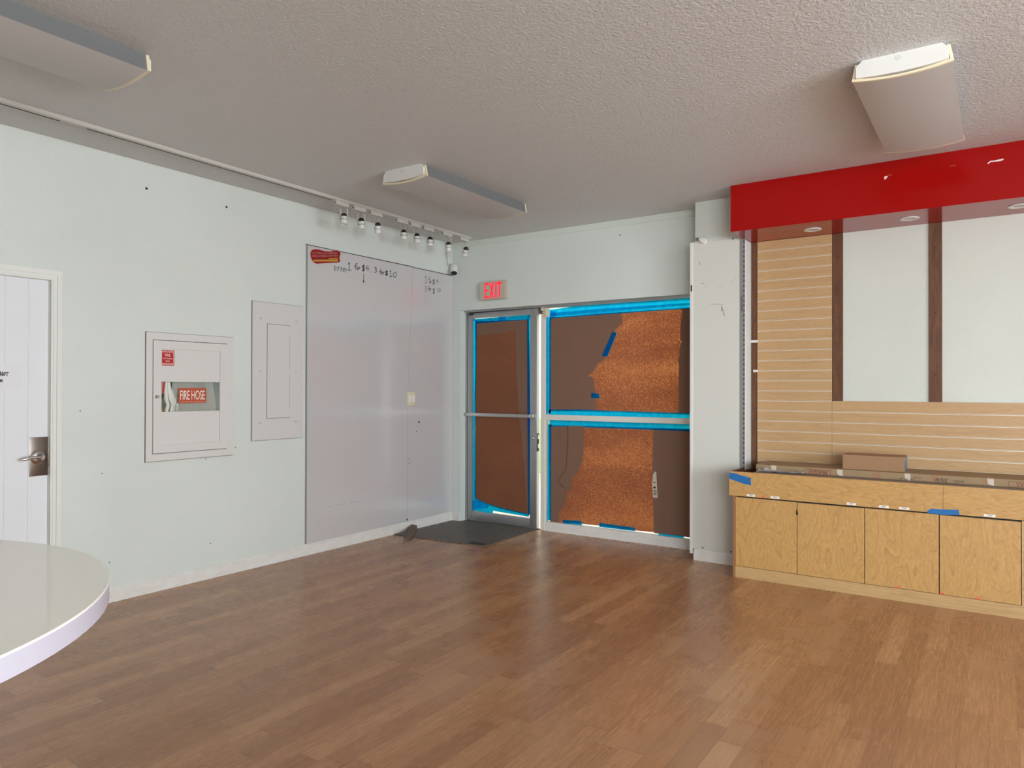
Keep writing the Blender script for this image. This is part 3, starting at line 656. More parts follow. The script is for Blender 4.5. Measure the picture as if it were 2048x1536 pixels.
# red speech-bubble sign
rs = lambda pts: [yz(610+a/22.76, 490+c/22.76, x=.010) for a, c in pts]
blob = [(262, 330), (320, 235), (420, 198), (560, 202), (700, 228), (860, 272), (1000, 295), (1200, 290), (1330, 255), (1440, 243), (1550, 275), (1615, 360), (1600, 450), (1560, 600), (1600, 740), (1500, 800),
        (1300, 802), (1000, 815), (760, 832), (560, 850), (450, 812), (355, 725), (290, 600), (258, 470)]
bp2 = rs(blob); cxy = (sum(p[0] for p in bp2)/len(bp2), sum(p[1] for p in bp2)/len(bp2))
sg = thing('wall_sign', (.008, cxy[0], cxy[1]-.05), 'small red speech-bubble sign with Japanese text on the board corner', 'sign')
b = B(); b.prism([(cxy[0]+(p[0]-cxy[0])*1.035, cxy[1]+(p[1]-cxy[1])*1.06) for p in bp2], .002, FL(.0072)); b.done('sign_border', M['pink_ink'], sg)
b = B(); b.prism(bp2, .0012, FL(.0093)); b.done('sign_face', M['red_sign'], sg)
def rsp(a, c): return rs([(a, c)])[0]
fit_text('sign_text', 'ハワイのちょっとした思い出や', rsp(322, 410), rsp(1455, 420), .019, .0107, M['pink_ink'], sg)
fit_text('sign_text', '記念にお土産はいかがですか', rsp(338, 545), rsp(1515, 545), .019, .0107, M['pink_ink'], sg)
b = B(); b.prism(rs([(375, 672), (1495, 668), (1500, 750), (400, 748)]), .0003, FL(.0106)); b.prism(rs([(1075, 598), (1490, 595), (1490, 640), (1075, 642)]), .0003, FL(.0106)); b.done('sign_stripe', M['yellow'], sg)
# light switch
pa, pb = yz(814.3, 784, .007), yz(830, 811, .007)
sw = thing('light_switch', (.007, (pa[0]+pb[0])/2, pb[1]), 'cream double rocker light switch on the narrow board', 'switch')
b = B(); b.box((.0062, pa[0], pb[1]), (.0125, pb[0], pa[1]), .002); b.done('switch_plate', M['cream'], sw, 30)
cy = (pa[0]+pb[0])/2; cz = (pa[1]+pb[1])/2
for k in (-.023, .023):
    b = B(); b.box((.012, cy+k-.016, cz-.033), (.0165, cy+k+.016, cz+.033), .0015); b.done('rocker', M['white_ink'], sw)
# ------------------------------------------------------------------ electrical panel
ep = thing('electrical_panel', (0, -2.13, .945), 'painted steel breaker panel cover left of the big whiteboard', 'breaker panel')
e0, e1, ez0, ez1 = -2.366, -1.899, .946, 1.986
b = B(); b.box((.0005, e0, ez0), (.014, e1, ez1), .002); b.done('panel_cover', M['panel_grey'], ep)
b = B()
for q in ((e0-.003, e1+.003, ez0-.003, ez0), (e0-.003, e1+.003, ez1, ez1+.003), (e0-.003, e0, ez0, ez1), (e1, e1+.003, ez0, ez1)): b.box((.0003, q[0], q[2]), (.004, q[1], q[3]))
b.done('cover_outline', M['steel'], ep)
b = B(); b.box((.0005, -2.242, 1.107), (.0150, -2.030, 1.826)); b.done('door_gap', M['dark_gap'], ep)
b = B(); b.box((.010, -2.2395, 1.1095), (.0170, -2.0325, 1.8235), .001); pdr = b.done('panel_door', M['panel_grey'], ep)
b = B(); b.box((.017, -2.217, 1.405), (.024, -2.190, 1.480), .005); b.done('latch', M['cab_white'], pdr, 40)
for z in (1.16, 1.465, 1.77):
    b = B(); b.tube([(.0165, -2.030, z-.028), (.0165, -2.030, z+.028)], .0035, 8); b.done('hinge', M['panel_grey'], pdr)
for yy in (-2.30, -1.968):
    for z in (1.075, 1.465, 1.861):
        b = B(); b.lathe([(.013, 0), (.012, .003), (.0, .004)], FL(.014) @ Matrix.Translation((yy, z, 0)), 16)
        s_ = b.done('screw', M['panel_grey'], ep, 30)
        b = B(); b.box((.0178, yy-.008, z-.001), (.0186, yy+.008, z+.001)); b.done('screw_slot', M['black'], s_)
# ------------------------------------------------------------------ fire hose cabinet
hc = thing('fire_hose_cabinet', (0, -2.85, .855), 'white recessed fire hose cabinet with a glass strip on the left wall', 'cabinet')
c0, c1, cz0, cz1 = -3.168, -2.525, .856, 1.702
f0, f1, fz0, fz1 = -3.127, -2.578, .903, 1.655
b = B()
for q in ((c0, f0, cz0, cz1), (f1, c1, cz0, cz1), (f0, f1, cz0, fz0), (f0, f1, fz1, cz1)): b.box((.0005, q[0], q[2]), (.014, q[1], q[3]))
b.done('cabinet_frame', M['cab_white'], hc)
b = B()
for q in ((c0-.003, c1+.003, cz0-.004, cz0), (c0-.003, c1+.003, cz1, cz1+.003), (c0-.003, c0, cz0, cz1), (c1, c1+.003, cz0, cz1)): b.box((.0003, q[0], q[2]), (.005, q[1], q[3]))
b.done('frame_outline', M['steel'], hc)
b = B(); holed(b, f0, f1, fz0, fz1, [HC], .0035, FL(.0045)); b.done('door_gap', M['dark_gap'], hc)
i0, i1, iz0, iz1 = -3.069, -2.637, .962, 1.597
g0, g1 = 1.178, 1.379
b = B()
for q in ((f0+.004, i0, fz0+.004, fz1-.004), (i1, f1-.004, fz0+.004, fz1-.004), (i0, i1, fz0+.004, iz0), (i0, i1, iz1, fz1-.004)): b.box((.004, q[0], q[2]), (.020, q[1], q[3]), .0012)
b.box((.000, i0, iz0), (.010, i1, g0)); b.box((.000, i0, g1), (.010, i1, iz1))
cd = b.done('cabinet_door', M['cab_white'], hc)
B().box((.002, i0, g0), (.005, i1, g1)).done('glass_strip', M['glass'], cd)
b = B(); u, v = yz(313.4, 793.4, .02); b.lathe([(.012, 0), (.012, .004), (.007, .010), (.009, .018), (0, .020)], FL(.020) @ Matrix.Translation((u, v, 0)), 16); b.done('knob', M['steel_b'], cd, 30)
b = B()
for k in range(36): b.tube([(.018, f1, fz0+.01+k*.0204), (.018, f1, fz0+.020+k*.0204)], .004, 8)
b.done('piano_hinge', M['white_metal'], cd)
b = B(); bx = (HC[0]-.02, HC[1]+.02, HC[2]-.02, HC[3]+.02)
b.box((-.15, HC[0]+.001, HC[2]+.001), (-.145, HC[1]-.001, HC[3]-.001)); b.done('cabinet_back', M['cab_white'], hc)
# stickers
s0, s1 = yz(321.3, 699.7, .010), yz(348.8, 731.5, .010)
b = B(); b.box((.010, s0[0], s1[1]), (.0106, s1[0], s0[1])); st = b.done('fire_sticker', M['red_label'], hc); st['label'] = 'red FIRE EXTINGUISHER INSIDE sticker'
b = B(); hgt = s0[1]-s1[1]; wid = s1[0]-s0[0]
for k in range(9):
    u = s0[0]+.006+k*.0102
    for vv in (s0[1]-.016, s1[1]+.004): b.prism([(u, vv), (u+.004, vv), (u+.010, vv+.012), (u+.006, vv+.012)], .0003, FL(.0106))
for k in range(8):
    v = s1[1]+.018+k*.0095
    for uu in (s0[0]+.002, s1[0]-.010): b.prism([(uu, v), (uu+.008, v+.004), (uu+.008, v+.008), (uu, v+.004)], .0003, FL(.0106))
b.done('sticker_stripe', M['white_ink'], st)
cu = (s0[0]+s1[0])/2
text('sticker_text', 'FIRE', .027, FL(.0108) @ Matrix.Translation((cu, s0[1]-.043, 0)), M['white_ink'], st, align='CENTER', ext=.0002, sx=.8)
text('sticker_text', 'EXTINGUISHER', .0125, FL(.0108) @ Matrix.Translation((cu, s0[1]-.060, 0)), M['white_ink'], st, align='CENTER', ext=.0002, sx=.75)
text('sticker_text', 'INSIDE', .0125, FL(.0108) @ Matrix.Translation((cu, s0[1]-.077, 0)), M['white_ink'], st, align='CENTER', ext=.0002, sx=.8)
s0, s1 = yz(357, 776, .005), yz(412, 805.6, .005)
b = B(); b.box((.0052, s0[0], s1[1]), (.0056, s1[0], s0[1])); st = b.done('fire_hose_sticker', M['orange_label'], hc); st['label'] = 'orange FIRE HOSE lettered sticker'
cu = (s0[0]+s1[0])/2
text('sticker_text', 'FIRE HOSE', .090, FL(.0058) @ Matrix.Translation((cu, s1[1]+.024, 0)), M['white_ink'], st, align='CENTER', ext=.0002, sx=.485, space=.92)
b = B()
for k in range(16): b.box((.0056, s0[0]+.008+k*.0118, s1[1]+.006), (.0059, s0[0]+.016+k*.0118, s1[1]+.011))
b.done('sticker_small_print', M['pink_ink'], st)
# hose folded in pleats
b = B(); n = 38; top, bot = [], []
for i in range(n+1):
    t = i/n; xx = -.005 - (.016 if i % 2 else 0) - .03*abs(2*t-1)**3
    fan = (t-.5)
    top.append(b.bm.verts.new((xx, -2.965+.30*t-.03*fan, 1.50))); bot.append(b.bm.verts.new((xx, -2.965+.33*t+.05*fan, 1.05)))
for i in range(n): b.bm.faces.new((top[i], top[i+1], bot[i+1], bot[i]))
r_ = bmesh.ops.solidify(b.bm, geom=list(b.bm.faces), thickness=.004)
hs = tag(b.done('fire_hose', M['hose']), 'white canvas fire hose folded in pleats behind the cabinet glass', 'fire hose')
b = B()
for k, (ya, yb_, w) in enumerate(((-3.000, -3.02, .014), (-2.980, -2.985, .012), (-2.995, -2.96, .016))):
    b.tube([(-.05-.01*k, ya, 1.48), (-.035-.01*k, (ya+yb_)/2, 1.34), (-.028-.008*k, yb_+.01, 1.26), (-.04, yb_+.03, 1.225), (-.05, yb_+.01, 1.12), (-.06, yb_+.0, 1.06)], w, 8)
b.done('loose_loop', M['hose'], hs, 60)
b = B(); b.tube([(-.045, -3.045, 1.06), (-.045, -3.040, 1.20)], [.02, .016], 14); b.done('brass_nozzle', M['yellow'], hs, 40)
fe = thing('fire_extinguisher', (-.07, -3.04, 1.26), 'red fire extinguisher at the left inside the hose cabinet', 'fire extinguisher')
b = B(); b.lathe([(0, 0), (.017, .002), (.020, .02), (.020, .20), (.012, .23), (0, .232)], Matrix.Translation((-.030, -3.046, 1.300)) @ Matrix.Rotation(-.12, 4, 'X'), 20); b.done('cylinder', M['red_label'], fe, 50)
b = B(); b.lathe([(.016, 0), (.021, .005), (.021, .03), (0, .032)], Matrix.Translation((-.030, -3.050, 1.268)) @ Matrix.Rotation(-.12, 4, 'X'), 20); b.done('base_ring', M['black'], fe, 50)
# ------------------------------------------------------------------ track lights
def trx(y): return .352 + (-.17-y)*.0135
tr = thing('track_rail', (trx(-3), -3, 2.785), 'long thin white lighting track on the ceiling beside left wall', 'track')
b = B(); MR = Matrix()
pts = [(-.018, 2.786), (-.013, 2.782), (.013, 2.782), (.018, 2.786), (.018, H), (-.018, H)]
for ya, yb_ in ((-7.2, -3.05), (-3.048, -.165)):
    A = [b.bm.verts.new((trx(ya)+p, ya, z)) for p, z in pts]; D = [b.bm.verts.new((trx(yb_)+p, yb_, z)) for p, z in pts]
    for i in range(6): b.bm.faces.new((A[i], A[(i+1) % 6], D[(i+1) % 6], D[i]))
    b.bm.faces.new(A[::-1]); b.bm.faces.new(D)
b.done('track_channel', M['track_white'], tr)
b = B()
for ya, yb_ in ((-7.1, -3.86), (-3.72, -1.92)):
    b.prism([(trx(ya)-.019, ya), (trx(yb_)-.019, yb_), (trx(yb_)-.012, yb_), (trx(ya)-.012, ya)], .003, FZ(2.7805))
b.done('track_slot', M['dark_gap'], tr)
def spot(ya, yaw, tilt, label):
    L = .128; x = trx(ya); t = thing('track_spotlight', (x, ya, 2.782), label, 'spotlight', 'spotlights on the ceiling track')
    b = B(); b.box((x-.017, ya, 2.750), (x+.017, ya+L, 2.7815), .002); ad = b.done('track_adapter', M['track_white'], t)
    b = B(); b.box((x-.006, ya-.001, 2.760), (x+.004, ya+.001, 2.770)); b.done('adapter_slot', M['black'], ad)
    c = Vector((x, ya+L*.72, 2.651)); pz = Vector((c.x, c.y, 2.750))
    b = B(); b.lathe([(.012, 0), (.012, -.010), (0, -.010)], Matrix.Translation(pz), 12); b.done('swivel', M['alu_dull'], t)
    R1 = Matrix.Translation(c) @ Matrix.Rotation(yaw, 4, 'Z')
    b = B(); arm = []
    for k in range(7): a = PI*k/6; arm.append(R1 @ Vector((.031*math.cos(a), 0, .079+.010*math.sin(a))))
    arm = [R1 @ Vector((.031, 0, -.004))] + arm + [R1 @ Vector((-.031, 0, -.004))]
    prev = None
    for i, p in enumerate(arm):                    # flat strap
        w = (R1.to_3x3() @ Vector((0, .008, 0)))
        e = (b.bm.verts.new(p-w), b.bm.verts.new(p+w))
        if prev: b.bm.faces.new((prev[0], prev[1], e[1], e[0]))
        prev = e
    bmesh.ops.solidify(b.bm, geom=list(b.bm.faces), thickness=.0026); b.done('yoke', M['white_ink'], t)
    R2 = R1 @ Matrix.Rotation(tilt, 4, 'X')
    b = B(); b.lathe([(.0235, .024), (.026, .020), (.027, -.004), (.0275, -.034), (.0245, -.036), (.022, -.012), (0, -.010)], R2, 24); hd_ = b.done('lamp_head', M['white_metal'], t, 35)
    b = B(); b.lathe([(.0282, .0), (.0286, -.0016), (.0282, -.0032), (.0272, -.0034), (.0272, .0)], R2, 24); b.done('seam_ring', M['black'], hd_)
    b = B(); b.lathe([(.024, .022), (.0235, .030), (.018, .044), (.008, .050), (0, .051)], R2, 20); b.done('black_back_cap', M['black'], hd_, 60)
    b = B(); b.tube([pz+Vector((.004, .004, -.008)), pz+Vector((.018, .002, -.03)), R2 @ Vector((.0, 0, .052))], .0014, 6); b.done('cord', M['cream_paint'], t)
    return t
SP = [(-1.905, .25, -.05, 'first track spotlight from the left, hanging straight down'), (-1.718, .35, .12, 'second track spotlight from the left, slightly tilted'),
      (-1.532, .75, .28, 'third track spotlight from the left, noticeably tilted'), (-1.222, 1.2, .10, 'fourth track spotlight, next after the wide gap'),
      (-1.052, .45, .06, 'fifth track spotlight, in the middle of the right cluster'), (-.895, 1.25, .05, 'sixth track spotlight, with its strap turned edge-on'),
      (-.645, .35, .16, 'seventh track spotlight, directly above the corner security camera'), (-.445, 1.0, .55, 'last track spotlight by the corner, strongly tilted')]
# adapter ends read off on the plane of the track
APX = [670, 706, 739.5, 792.5, 820, 846.7, 884.5, 919]
AYY = [(670, 403), (706, 412), (739.5, 421), (792.5, 436), (820, 444), (846.7, 451), (884.5, 462.5), (919, 471.5)]
for (ya, yw, ti, lab), (ax, ay) in zip(SP, AYY):
    yy = -1.0
    for _ in range(6): yy = at(ax, ay, x=trx(yy)+.0).y
    spot(yy, yw, ti, lab)
# ------------------------------------------------------------------ security camera in the corner
sc = thing('security_camera', (.06, -.06, 2.46), 'small white security camera in the corner above the narrow board', 'camera')
ctr = at(908, 541, x=.085); aim = (CAM-ctr).normalized(); aim = (aim+Vector((0, 0, -1.5))).normalized()
q = aim.to_track_quat('Z', 'Y').to_matrix().to_4x4(); Mc = Matrix.Translation(ctr-aim*.03) @ q
b = B(); b.lathe([(0, -.050), (.022, -.047), (.034, -.032), (.037, 0), (.037, .058), (.034, .063), (0, .063)], Mc, 24); b.done('camera_body', M['white_metal'], sc, 40)
b = B(); b.lathe([(.031, .0632), (.031, .0655), (.012, .068), (0, .068)], Mc, 24); b.done('lens_face', M['black'], sc, 40)
b = B(); b.tube([ctr-aim*.05, ctr-aim*.07+Vector((-.02, .02, 0)), Vector((.012, ctr.y+.01, ctr.z+.02))], .009, 10); b.lathe([(.028, 0), (.028, .008), (0, .010)], FL(0) @ Matrix.Translation((ctr.y+.01, ctr.z+.02, 0)), 20); b.done('mount', M['white_metal'], sc, 40)
b = B(); b.tube([(.004, ctr.y-.01, 2.803), (.004, ctr.y-.012, 2.70), (.005, ctr.y-.008, 2.62), (.012, ctr.y+.0, ctr.z+.045)], .0035, 6); b.done('cable', M['alu_dull'], sc)
# ------------------------------------------------------------------ exit sign
ex = thing('exit_sign', (.535, 0, 2.195), 'lit red EXIT sign above the glass entry door', 'exit sign')
def rr(x0, x1, z0, z1, r, bul=0, n=5):
    o = []
    for cx, cz, a0 in ((x1-r, z1-r, 0), (x0+r, z1-r, 90), (x0+r, z0+r, 180), (x1-r, z0+r, 270)):
        for k in range(n+1): a = math.radians(a0+90*k/n); o.append((cx+r*math.cos(a), cz+r*math.sin(a)))
    return o
b = B(); b.prism(rr(.372, .688, 2.198, 2.384, .028), .030, FB(0)); b.prism(rr(.380, .680, 2.205, 2.377, .024), .014, FB(-.030)); b.done('sign_housing', M['exit_body'], ex, 30)
LT = {'E': [(0, 0, .2, 1), (0, 0, 1, .15), (0, .43, .8, .57), (0, .85, 1, 1)], 'I': [(0, 0, 1, 1)], 'T': [(0, .86, 1, 1), (.36, 0, .64, 1)]}
b = B(); z0_, z1_ = 2.216, 2.366
def lb_(ch, a, c):
    if ch == 'X':
        w = (c-a)*.27
        b.prism([(a, z0_), (a+w, z0_), (c, z1_), (c-w, z1_)], .002, FB(-.0445)); b.prism([(c-w, z0_), (c, z0_), (a+w, z1_), (a, z1_)], .002, FB(-.0446)); return
    for q in LT[ch]: b.prism(rect(a+(c-a)*q[0], a+(c-a)*q[2], z0_+(z1_-z0_)*q[1], z0_+(z1_-z0_)*q[3]), .002, FB(-.0445))
e0_ = xz(969.6, 580, -.045)[0]; e1_ = xz(1003.4, 580, -.045)[0]; W_ = e1_-e0_
for ch, p, q in (('E', 0, .235), ('X', .27, .56), ('I', .62, .705), ('T', .74, 1)): lb_(ch, e0_+W_*p, e0_+W_*q)
b.done('exit_lettering', M['exit_red'], ex)
# ------------------------------------------------------------------ fluorescent wraparound fixtures
def fixture(xa, xb, ya, yb_, label):
    xc = (xa+xb)/2; hw = (xb-xa)/2
    t = thing('ceiling_light', (xc, (ya+yb_)/2, H-.1), label, 'ceiling light', 'fluorescent ceiling lights')
    def prof(s, n=10):
        o = [(-hw*.93*s, -.008), (-hw*s, -.080)]
        for k in range(1, n): u = -1+2*k/n; o.append((hw*s*u, -.080-.018*(1-u*u)))
        return o + [(hw*s, -.080), (hw*.93*s, -.008)]
    b = B(); p = prof(.985); A = [b.bm.verts.new((xc+u, ya+.012, H+v)) for u, v in p]; D = [b.bm.verts.new((xc+u, yb_-.012, H+v)) for u, v in p]
    for i in range(1, len(p)-2): b.bm.faces.new((A[i], A[i+1], D[i+1], D[i]))
    b.done('diffuser', M['lens'], t, 25)
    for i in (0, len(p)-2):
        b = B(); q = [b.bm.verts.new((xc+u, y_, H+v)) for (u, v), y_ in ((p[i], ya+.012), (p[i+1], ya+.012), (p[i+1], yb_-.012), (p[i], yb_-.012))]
        b.bm.faces.new(q); bmesh.ops.solidify(b.bm, geom=list(b.bm.faces), thickness=.001); o_ = b.done('side_lens', M['lens_side'], t); o_['label'] = 'clear ribbed side lens, dark inside painted as grey'
    b = B(); hz = [(-hw*.78, 0), (-hw*.90, -.024), (-hw*.91, -.072), (-hw*.5, -.080), (0, -.083), (hw*.5, -.080), (hw*.91, -.072), (hw*.90, -.024), (hw*.78, 0)]
    for y0_, y1_ in ((ya-.012, yb_+.012),):
        A = [b.bm.verts.new((xc+u, y0_, H+v)) for u, v in hz]; D = [b.bm.verts.new((xc+u, y1_, H+v)) for u, v in hz]
        for i in range(len(hz)): b.bm.faces.new((A[i], A[(i+1) % len(hz)], D[(i+1) % len(hz)], D[i]))
        b.bm.faces.new(A[::-1]); b.bm.faces.new(D)
    b.done('housing', M['white_metal'], t)
    MY = Matrix(((1, 0, 0, xc), (0, 0, 1, 0), (0, 1, 0, H), (0, 0, 0, 1)))
    for yy in (ya, yb_-.014):
        b = B(); o = prof(1.0); i_ = [(u*.93, v+.010 if v < -.05 else v) for u, v in prof(1.0)]
        full = o + i_[::-1]
        n = len(o)
        lo = [b.bm.verts.new(MY @ Vector((u, v, yy))) for u, v in o]; li = [b.bm.verts.new(MY @ Vector((u, v, yy))) for u, v in i_]
        ho = [b.bm.verts.new(MY @ Vector((u, v, yy+.014))) for u, v in o]; hi = [b.bm.verts.new(MY @ Vector((u, v, yy+.014))) for u, v in i_]
        for k in range(n-1):
            b.bm.faces.new((lo[k], lo[k+1], li[k+1], li[k])); b.bm.faces.new((ho[k], ho[k+1], hi[k+1], hi[k]))
            b.bm.faces.new((lo[k], lo[k+1], ho[k+1], ho[k])); b.bm.faces.new((li[k], li[k+1], hi[k+1], hi[k]))
        b.bm.faces.new((lo[0], li[0], hi[0], ho[0])); b.bm.faces.new((lo[-1], li[-1], hi[-1], ho[-1]))
        b.done('end_cap', M['lamp_cream'], t)
    b = B(); b.tube([(xc-.01, ya-.0125, H-.022), (xc-.01, ya-.0135, H-.022)], .011, 16); b.done('knockout', M['panel_grey'], t)
fixture(1.140, 1.522, -5.18, -3.990, 'unlit wraparound ceiling light at the upper left edge')
fixture(1.128, 1.520, -2.155, -.955, 'unlit wraparound ceiling light beside the row of spotlights')
fixture(4.046, 4.440, -2.170, -1.000, 'unlit wraparound ceiling light in front of the red soffit')
# ------------------------------------------------------------------ column panel
cp = thing('wall_panel', (2.79, -.23, .088), 'tall scuffed white panel screwed onto the front of the column', 'panel')
pz0, pz1 = .090, 2.490
b = B(); b.box((2.606, -.232, pz0), (2.974, -.226, pz1), .001); b.done('panel_board', M['board2'], cp)
b = B(); b.box((2.583, -.236, .050), (2.607, -.224, pz1), .002); b.box((2.583, -.224, .050), (2.6, -.10, pz1), .001); b.done('corner_strip', M['white_metal'], cp)
b = B(); b.box((2.974, -.236, pz0), (3.000, -.226, pz1), .001); b.done('edge_strip', M['alu_dull'], cp)
b = B(); b.box((3.000, -.238, pz0), (3.010, -.226, pz1)); b.done('slotted_standard', M['alu_dull'], cp)
b = B()
for k in range(48): b.box((3.002, -.2385, .70+k*.037), (3.008, -.2378, .722+k*.037))
b.done('slot', M['black'], cp)
b = B(); b.box((3.0065, -.226, 0.1), (3.013, -.082, 2.468), .001); b.done('side_board', M['white_metal'], cp)
b = B()
for px, py in ((1466, 477.5), (1402, 485.5), (1411.5, 482.2), (1405.5, 1095.5), (1462, 1103.5), (1410.2, 573.5), (1440, 575.5), (1469, 556), (1465, 563)):
    u, v = xz(px, py, -.232); b.lathe([(.006 if py < 500 or py > 1000 else .003, 0), (0, .001)], FB(-.232) @ Matrix.Translation((u, v, 0)), 10)
for a, c, d, e, w in ((1402, 567, 1408, 566.5, .003), (1443, 612, 1449, 632, .004), (1421, 608, 1445, 609, .002), (1444, 616, 1442, 622, .003), (1400, 530, 1398.5, 523, .003)):
    p, q = Vector(xz(a, c, -.232)), Vector(xz(d, e, -.232)); dd = (q-p).normalized(); nn_ = Vector((-dd.y, dd.x))*w/2
    b.prism([tuple(p-nn_), tuple(q-nn_), tuple(q+nn_), tuple(p+nn_)], .0004, FB(-.232))
b.done('scuff_mark', M['marker'], cp)
b = B(); b.box((2.590, -.2375, 2.105), (2.600, -.236, 2.155)); b.done('clip', M['black'], cp)
b = B()
for k in range(14): b.box((2.981, -.2368, 1.93+k*.0085), (2.993, -.236, 1.934+k*.0085))
b.done('printed_strip', M['marker'], cp)
u, v = xz(1406.7, 480.8, -.235)
wm = thing('wall_mount', (u, -.235, v-.03), 'small round white bracket on the top edge of the column panel', 'bracket')
b = B(); b.lathe([(.031, 0), (.031, .006), (.024, .012), (.020, .03), (0, .032)], FB(-.232) @ Matrix.Translation((u, v, 0)), 24); b.done('mount_base', M['white_metal'], wm, 35)
b = B(); b.tube([(u-.015, -.255, v+.004), (u-.036, -.262, v+.008)], .008, 10); b.done('arm', M['white_metal'], wm)
b = B(); b.lathe([(.012, 0), (.012, .016), (.006, .018), (0, .014)], FB(-.258) @ Matrix.Translation((u-.036, v+.008, 0)), 14); b.done('cup', M['steel'], wm)
# ------------------------------------------------------------------ red soffit
SX0, SX1, SF, SZ = 2.997, 7.2, -.540, 2.470
so = thing('soffit', (5.0, -.3, SZ), 'glossy red boxed soffit hanging over the slat wall', 'soffit')
b = B(); b.prism([(SX0, SF), (SX1, SF), (SX1, -.062), (3.014, -.062), (3.014, -.240), (SX0, -.240)], H-SZ-.001, FZ(SZ)); b.done('soffit_box', M['red_gloss'], so)
b = B()
for pts in (K(1440, 280, 3.368, [(1107, 245), (1133, 243), (1118, 262), (1107, 268)]), K(1440, 280, 3.368, [(1803, 155), (1820, 141), (1850, 138), (1885, 130), (1912, 125), (1908, 135), (1885, 143), (1850, 146), (1825, 148), (1804, 163)])):
    b.prism([xz(*p, y=SF) for p in pts], .0006, FB(SF))
b.done('peeled_patch', M['glue_white'], so)
b = B()
for pts in (K(1440, 280, 3.368, [(1125, 232), (1157, 230), (1157, 240), (1125, 242)]), K(1440, 280, 3.368, [(1550, 170), (1588, 165), (1588, 175), (1550, 180)])):
    b.prism([xz(*p, y=SF) for p in pts], .0004, FB(SF))
b.done('tape_residue', simple('orange_residue', (.42, .02, .004), .4), so)
for x_, lab in ((3.505, 'round recessed downlight in the red soffit above the slat panelling'), (4.108, 'round recessed downlight in the soffit between the brown strips'), (4.700, 'round recessed downlight in the soffit at the right edge')):
    dl = thing('recessed_downlight', (x_, -.305, SZ-.01), lab, 'downlight', 'downlights in the red soffit')
    b = B(); b.lathe([(.036, 0), (.036, -.004), (.056, -.005), (.059, -.002), (.059, 0)], Matrix.Translation((x_, -.305, SZ-.0005)), 32); b.done('trim_ring', M['white_metal'], dl, 30)
    b = B(); b.lathe([(0, -.001), (.036, -.0015)], Matrix.Translation((x_, -.305, SZ-.001)), 24); b.done('lens', M['lens'], dl)
# ------------------------------------------------------------------ slat wall
PYF = -.082
def slat(name, x0, x1, z0, z1, zl, label):
    t = thing(name, ((x0+x1)/2, PYF+.01, z0), label, 'slat panel')
    b = B(); b.box((x0, PYF+.008, z0), (x1, -.061, z1)); edges = [z0] + sorted(zl) + [z1]
    for a, c in zip(edges, edges[1:]):
        a2 = a + (.0045 if a != z0 else 0); c2 = c - (.0045 if c != z1 else 0); b.box((x0, PYF, a2), (x1, PYF+.009, c2), .0008)
    b.done('slat_boards', M['slat'], t)
    for z in sorted(zl, reverse=True):
        b = B(); b.box((x0, PYF+.0005, z-.0046), (x1, PYF+.0055, z-.0012)); b.box((x0, PYF+.001, z+.0030), (x1, PYF+.0055, z+.0046)); b.done('metal_insert', M['insert'], t)
    return t
Z0 = 2.3954
sA = slat('slatwall_panel', 3.062, 3.592, .66, 2.468, [Z0-.0762*k for k in range(0, 22)], 'tall narrow maple slat panel beside the column')
sB = slat('slatwall_panel', 3.5935, 5.9, .66, 1.2545, [Z0-.0762*k for k in range(16, 22)], 'wide low maple slat panel running behind the cardboard boxes')
b = B()
for px, py, l_ in ((1505, 683, .030), (1510, 742, .018)):
    u, v = xz(px, py, PYF-.004); b.box((u-.012, PYF-.012, v-.009), (3.066, PYF+.0, v+.009), .001)
b.done('shelf_bracket', M['white_metal'], sA)
def strip(x0, x1, z0, label):
    b = B(); b.box((x0, -.074, z0), (x1, -.0605, SZ-.001), .001)
    o = tag(b.done('wooden_strip', M['brown']), label, 'wood strip', 'brown wooden strips')
    b = B()
    for z in (2.30, 1.86, 1.44): B().lathe([(.005, 0), (0, .001)], FB(-.074) @ Matrix.Translation(((x0+x1)/2, z, 0)), 10).done('screw_hole', M['black'], o)
strip(3.5945, 3.664, 1.256, 'brown wooden upright strip beside the tall slat panel')
strip(4.203, 4.279, 1.256, 'brown wooden upright strip between the two white wall fields')
strip(3.016, 3.060, .70, 'narrow brown wooden strip between the column and slat panel')
# ------------------------------------------------------------------ plywood cabinet
cb = thing('plywood_cabinet', (4.0, -.35, 0), 'long low birch plywood cabinet with four doors under the slat wall', 'cabinet')
CF, CX0, CX1 = -.560, 2.994, 5.20
b = B(); b.box((CX0, CF, .579), (4.309, CF+.018, .751), .001); b.done('fascia', M['ply_f'], cb)
b = B(); b.box((4.3105, CF, .579), (CX1, CF+.018, .751), .001); b.done('fascia', M['ply_f'], cb)
b = B(); b.box((CX0+.001, CF+.018, .579), (CX0+.018, -.245, .748)); b.box((3.02, CF+.018, .60), (3.036, -.09, .735)); b.done('tray_side', M['brown'], cb)
b = B(); b.box((3.020, CF+.004, 0), (3.037, -.24, .579)); b.box((3.037, CF+.03, .02), (3.05, -.09, .579)); b.done('side_panel', M['ply_edge'], cb)
b = B(); b.box((3.05, CF+.025, .02), (CX1, CF+.030, .585)); b.box((3.05, CF+.018, .585), (CX1, -.09, .600)); b.done('carcass', M['dark_gap'], cb)
b = B(); b.box((3.037, CF+.006, 0), (CX1, CF+.024, .079), .001); b.done('kick_board', M['ply_k'], cb)
DX = [(3.0385, 3.4545), (3.4585, 3.8705), (3.8745, 4.2865), (4.2915, 4.700)]
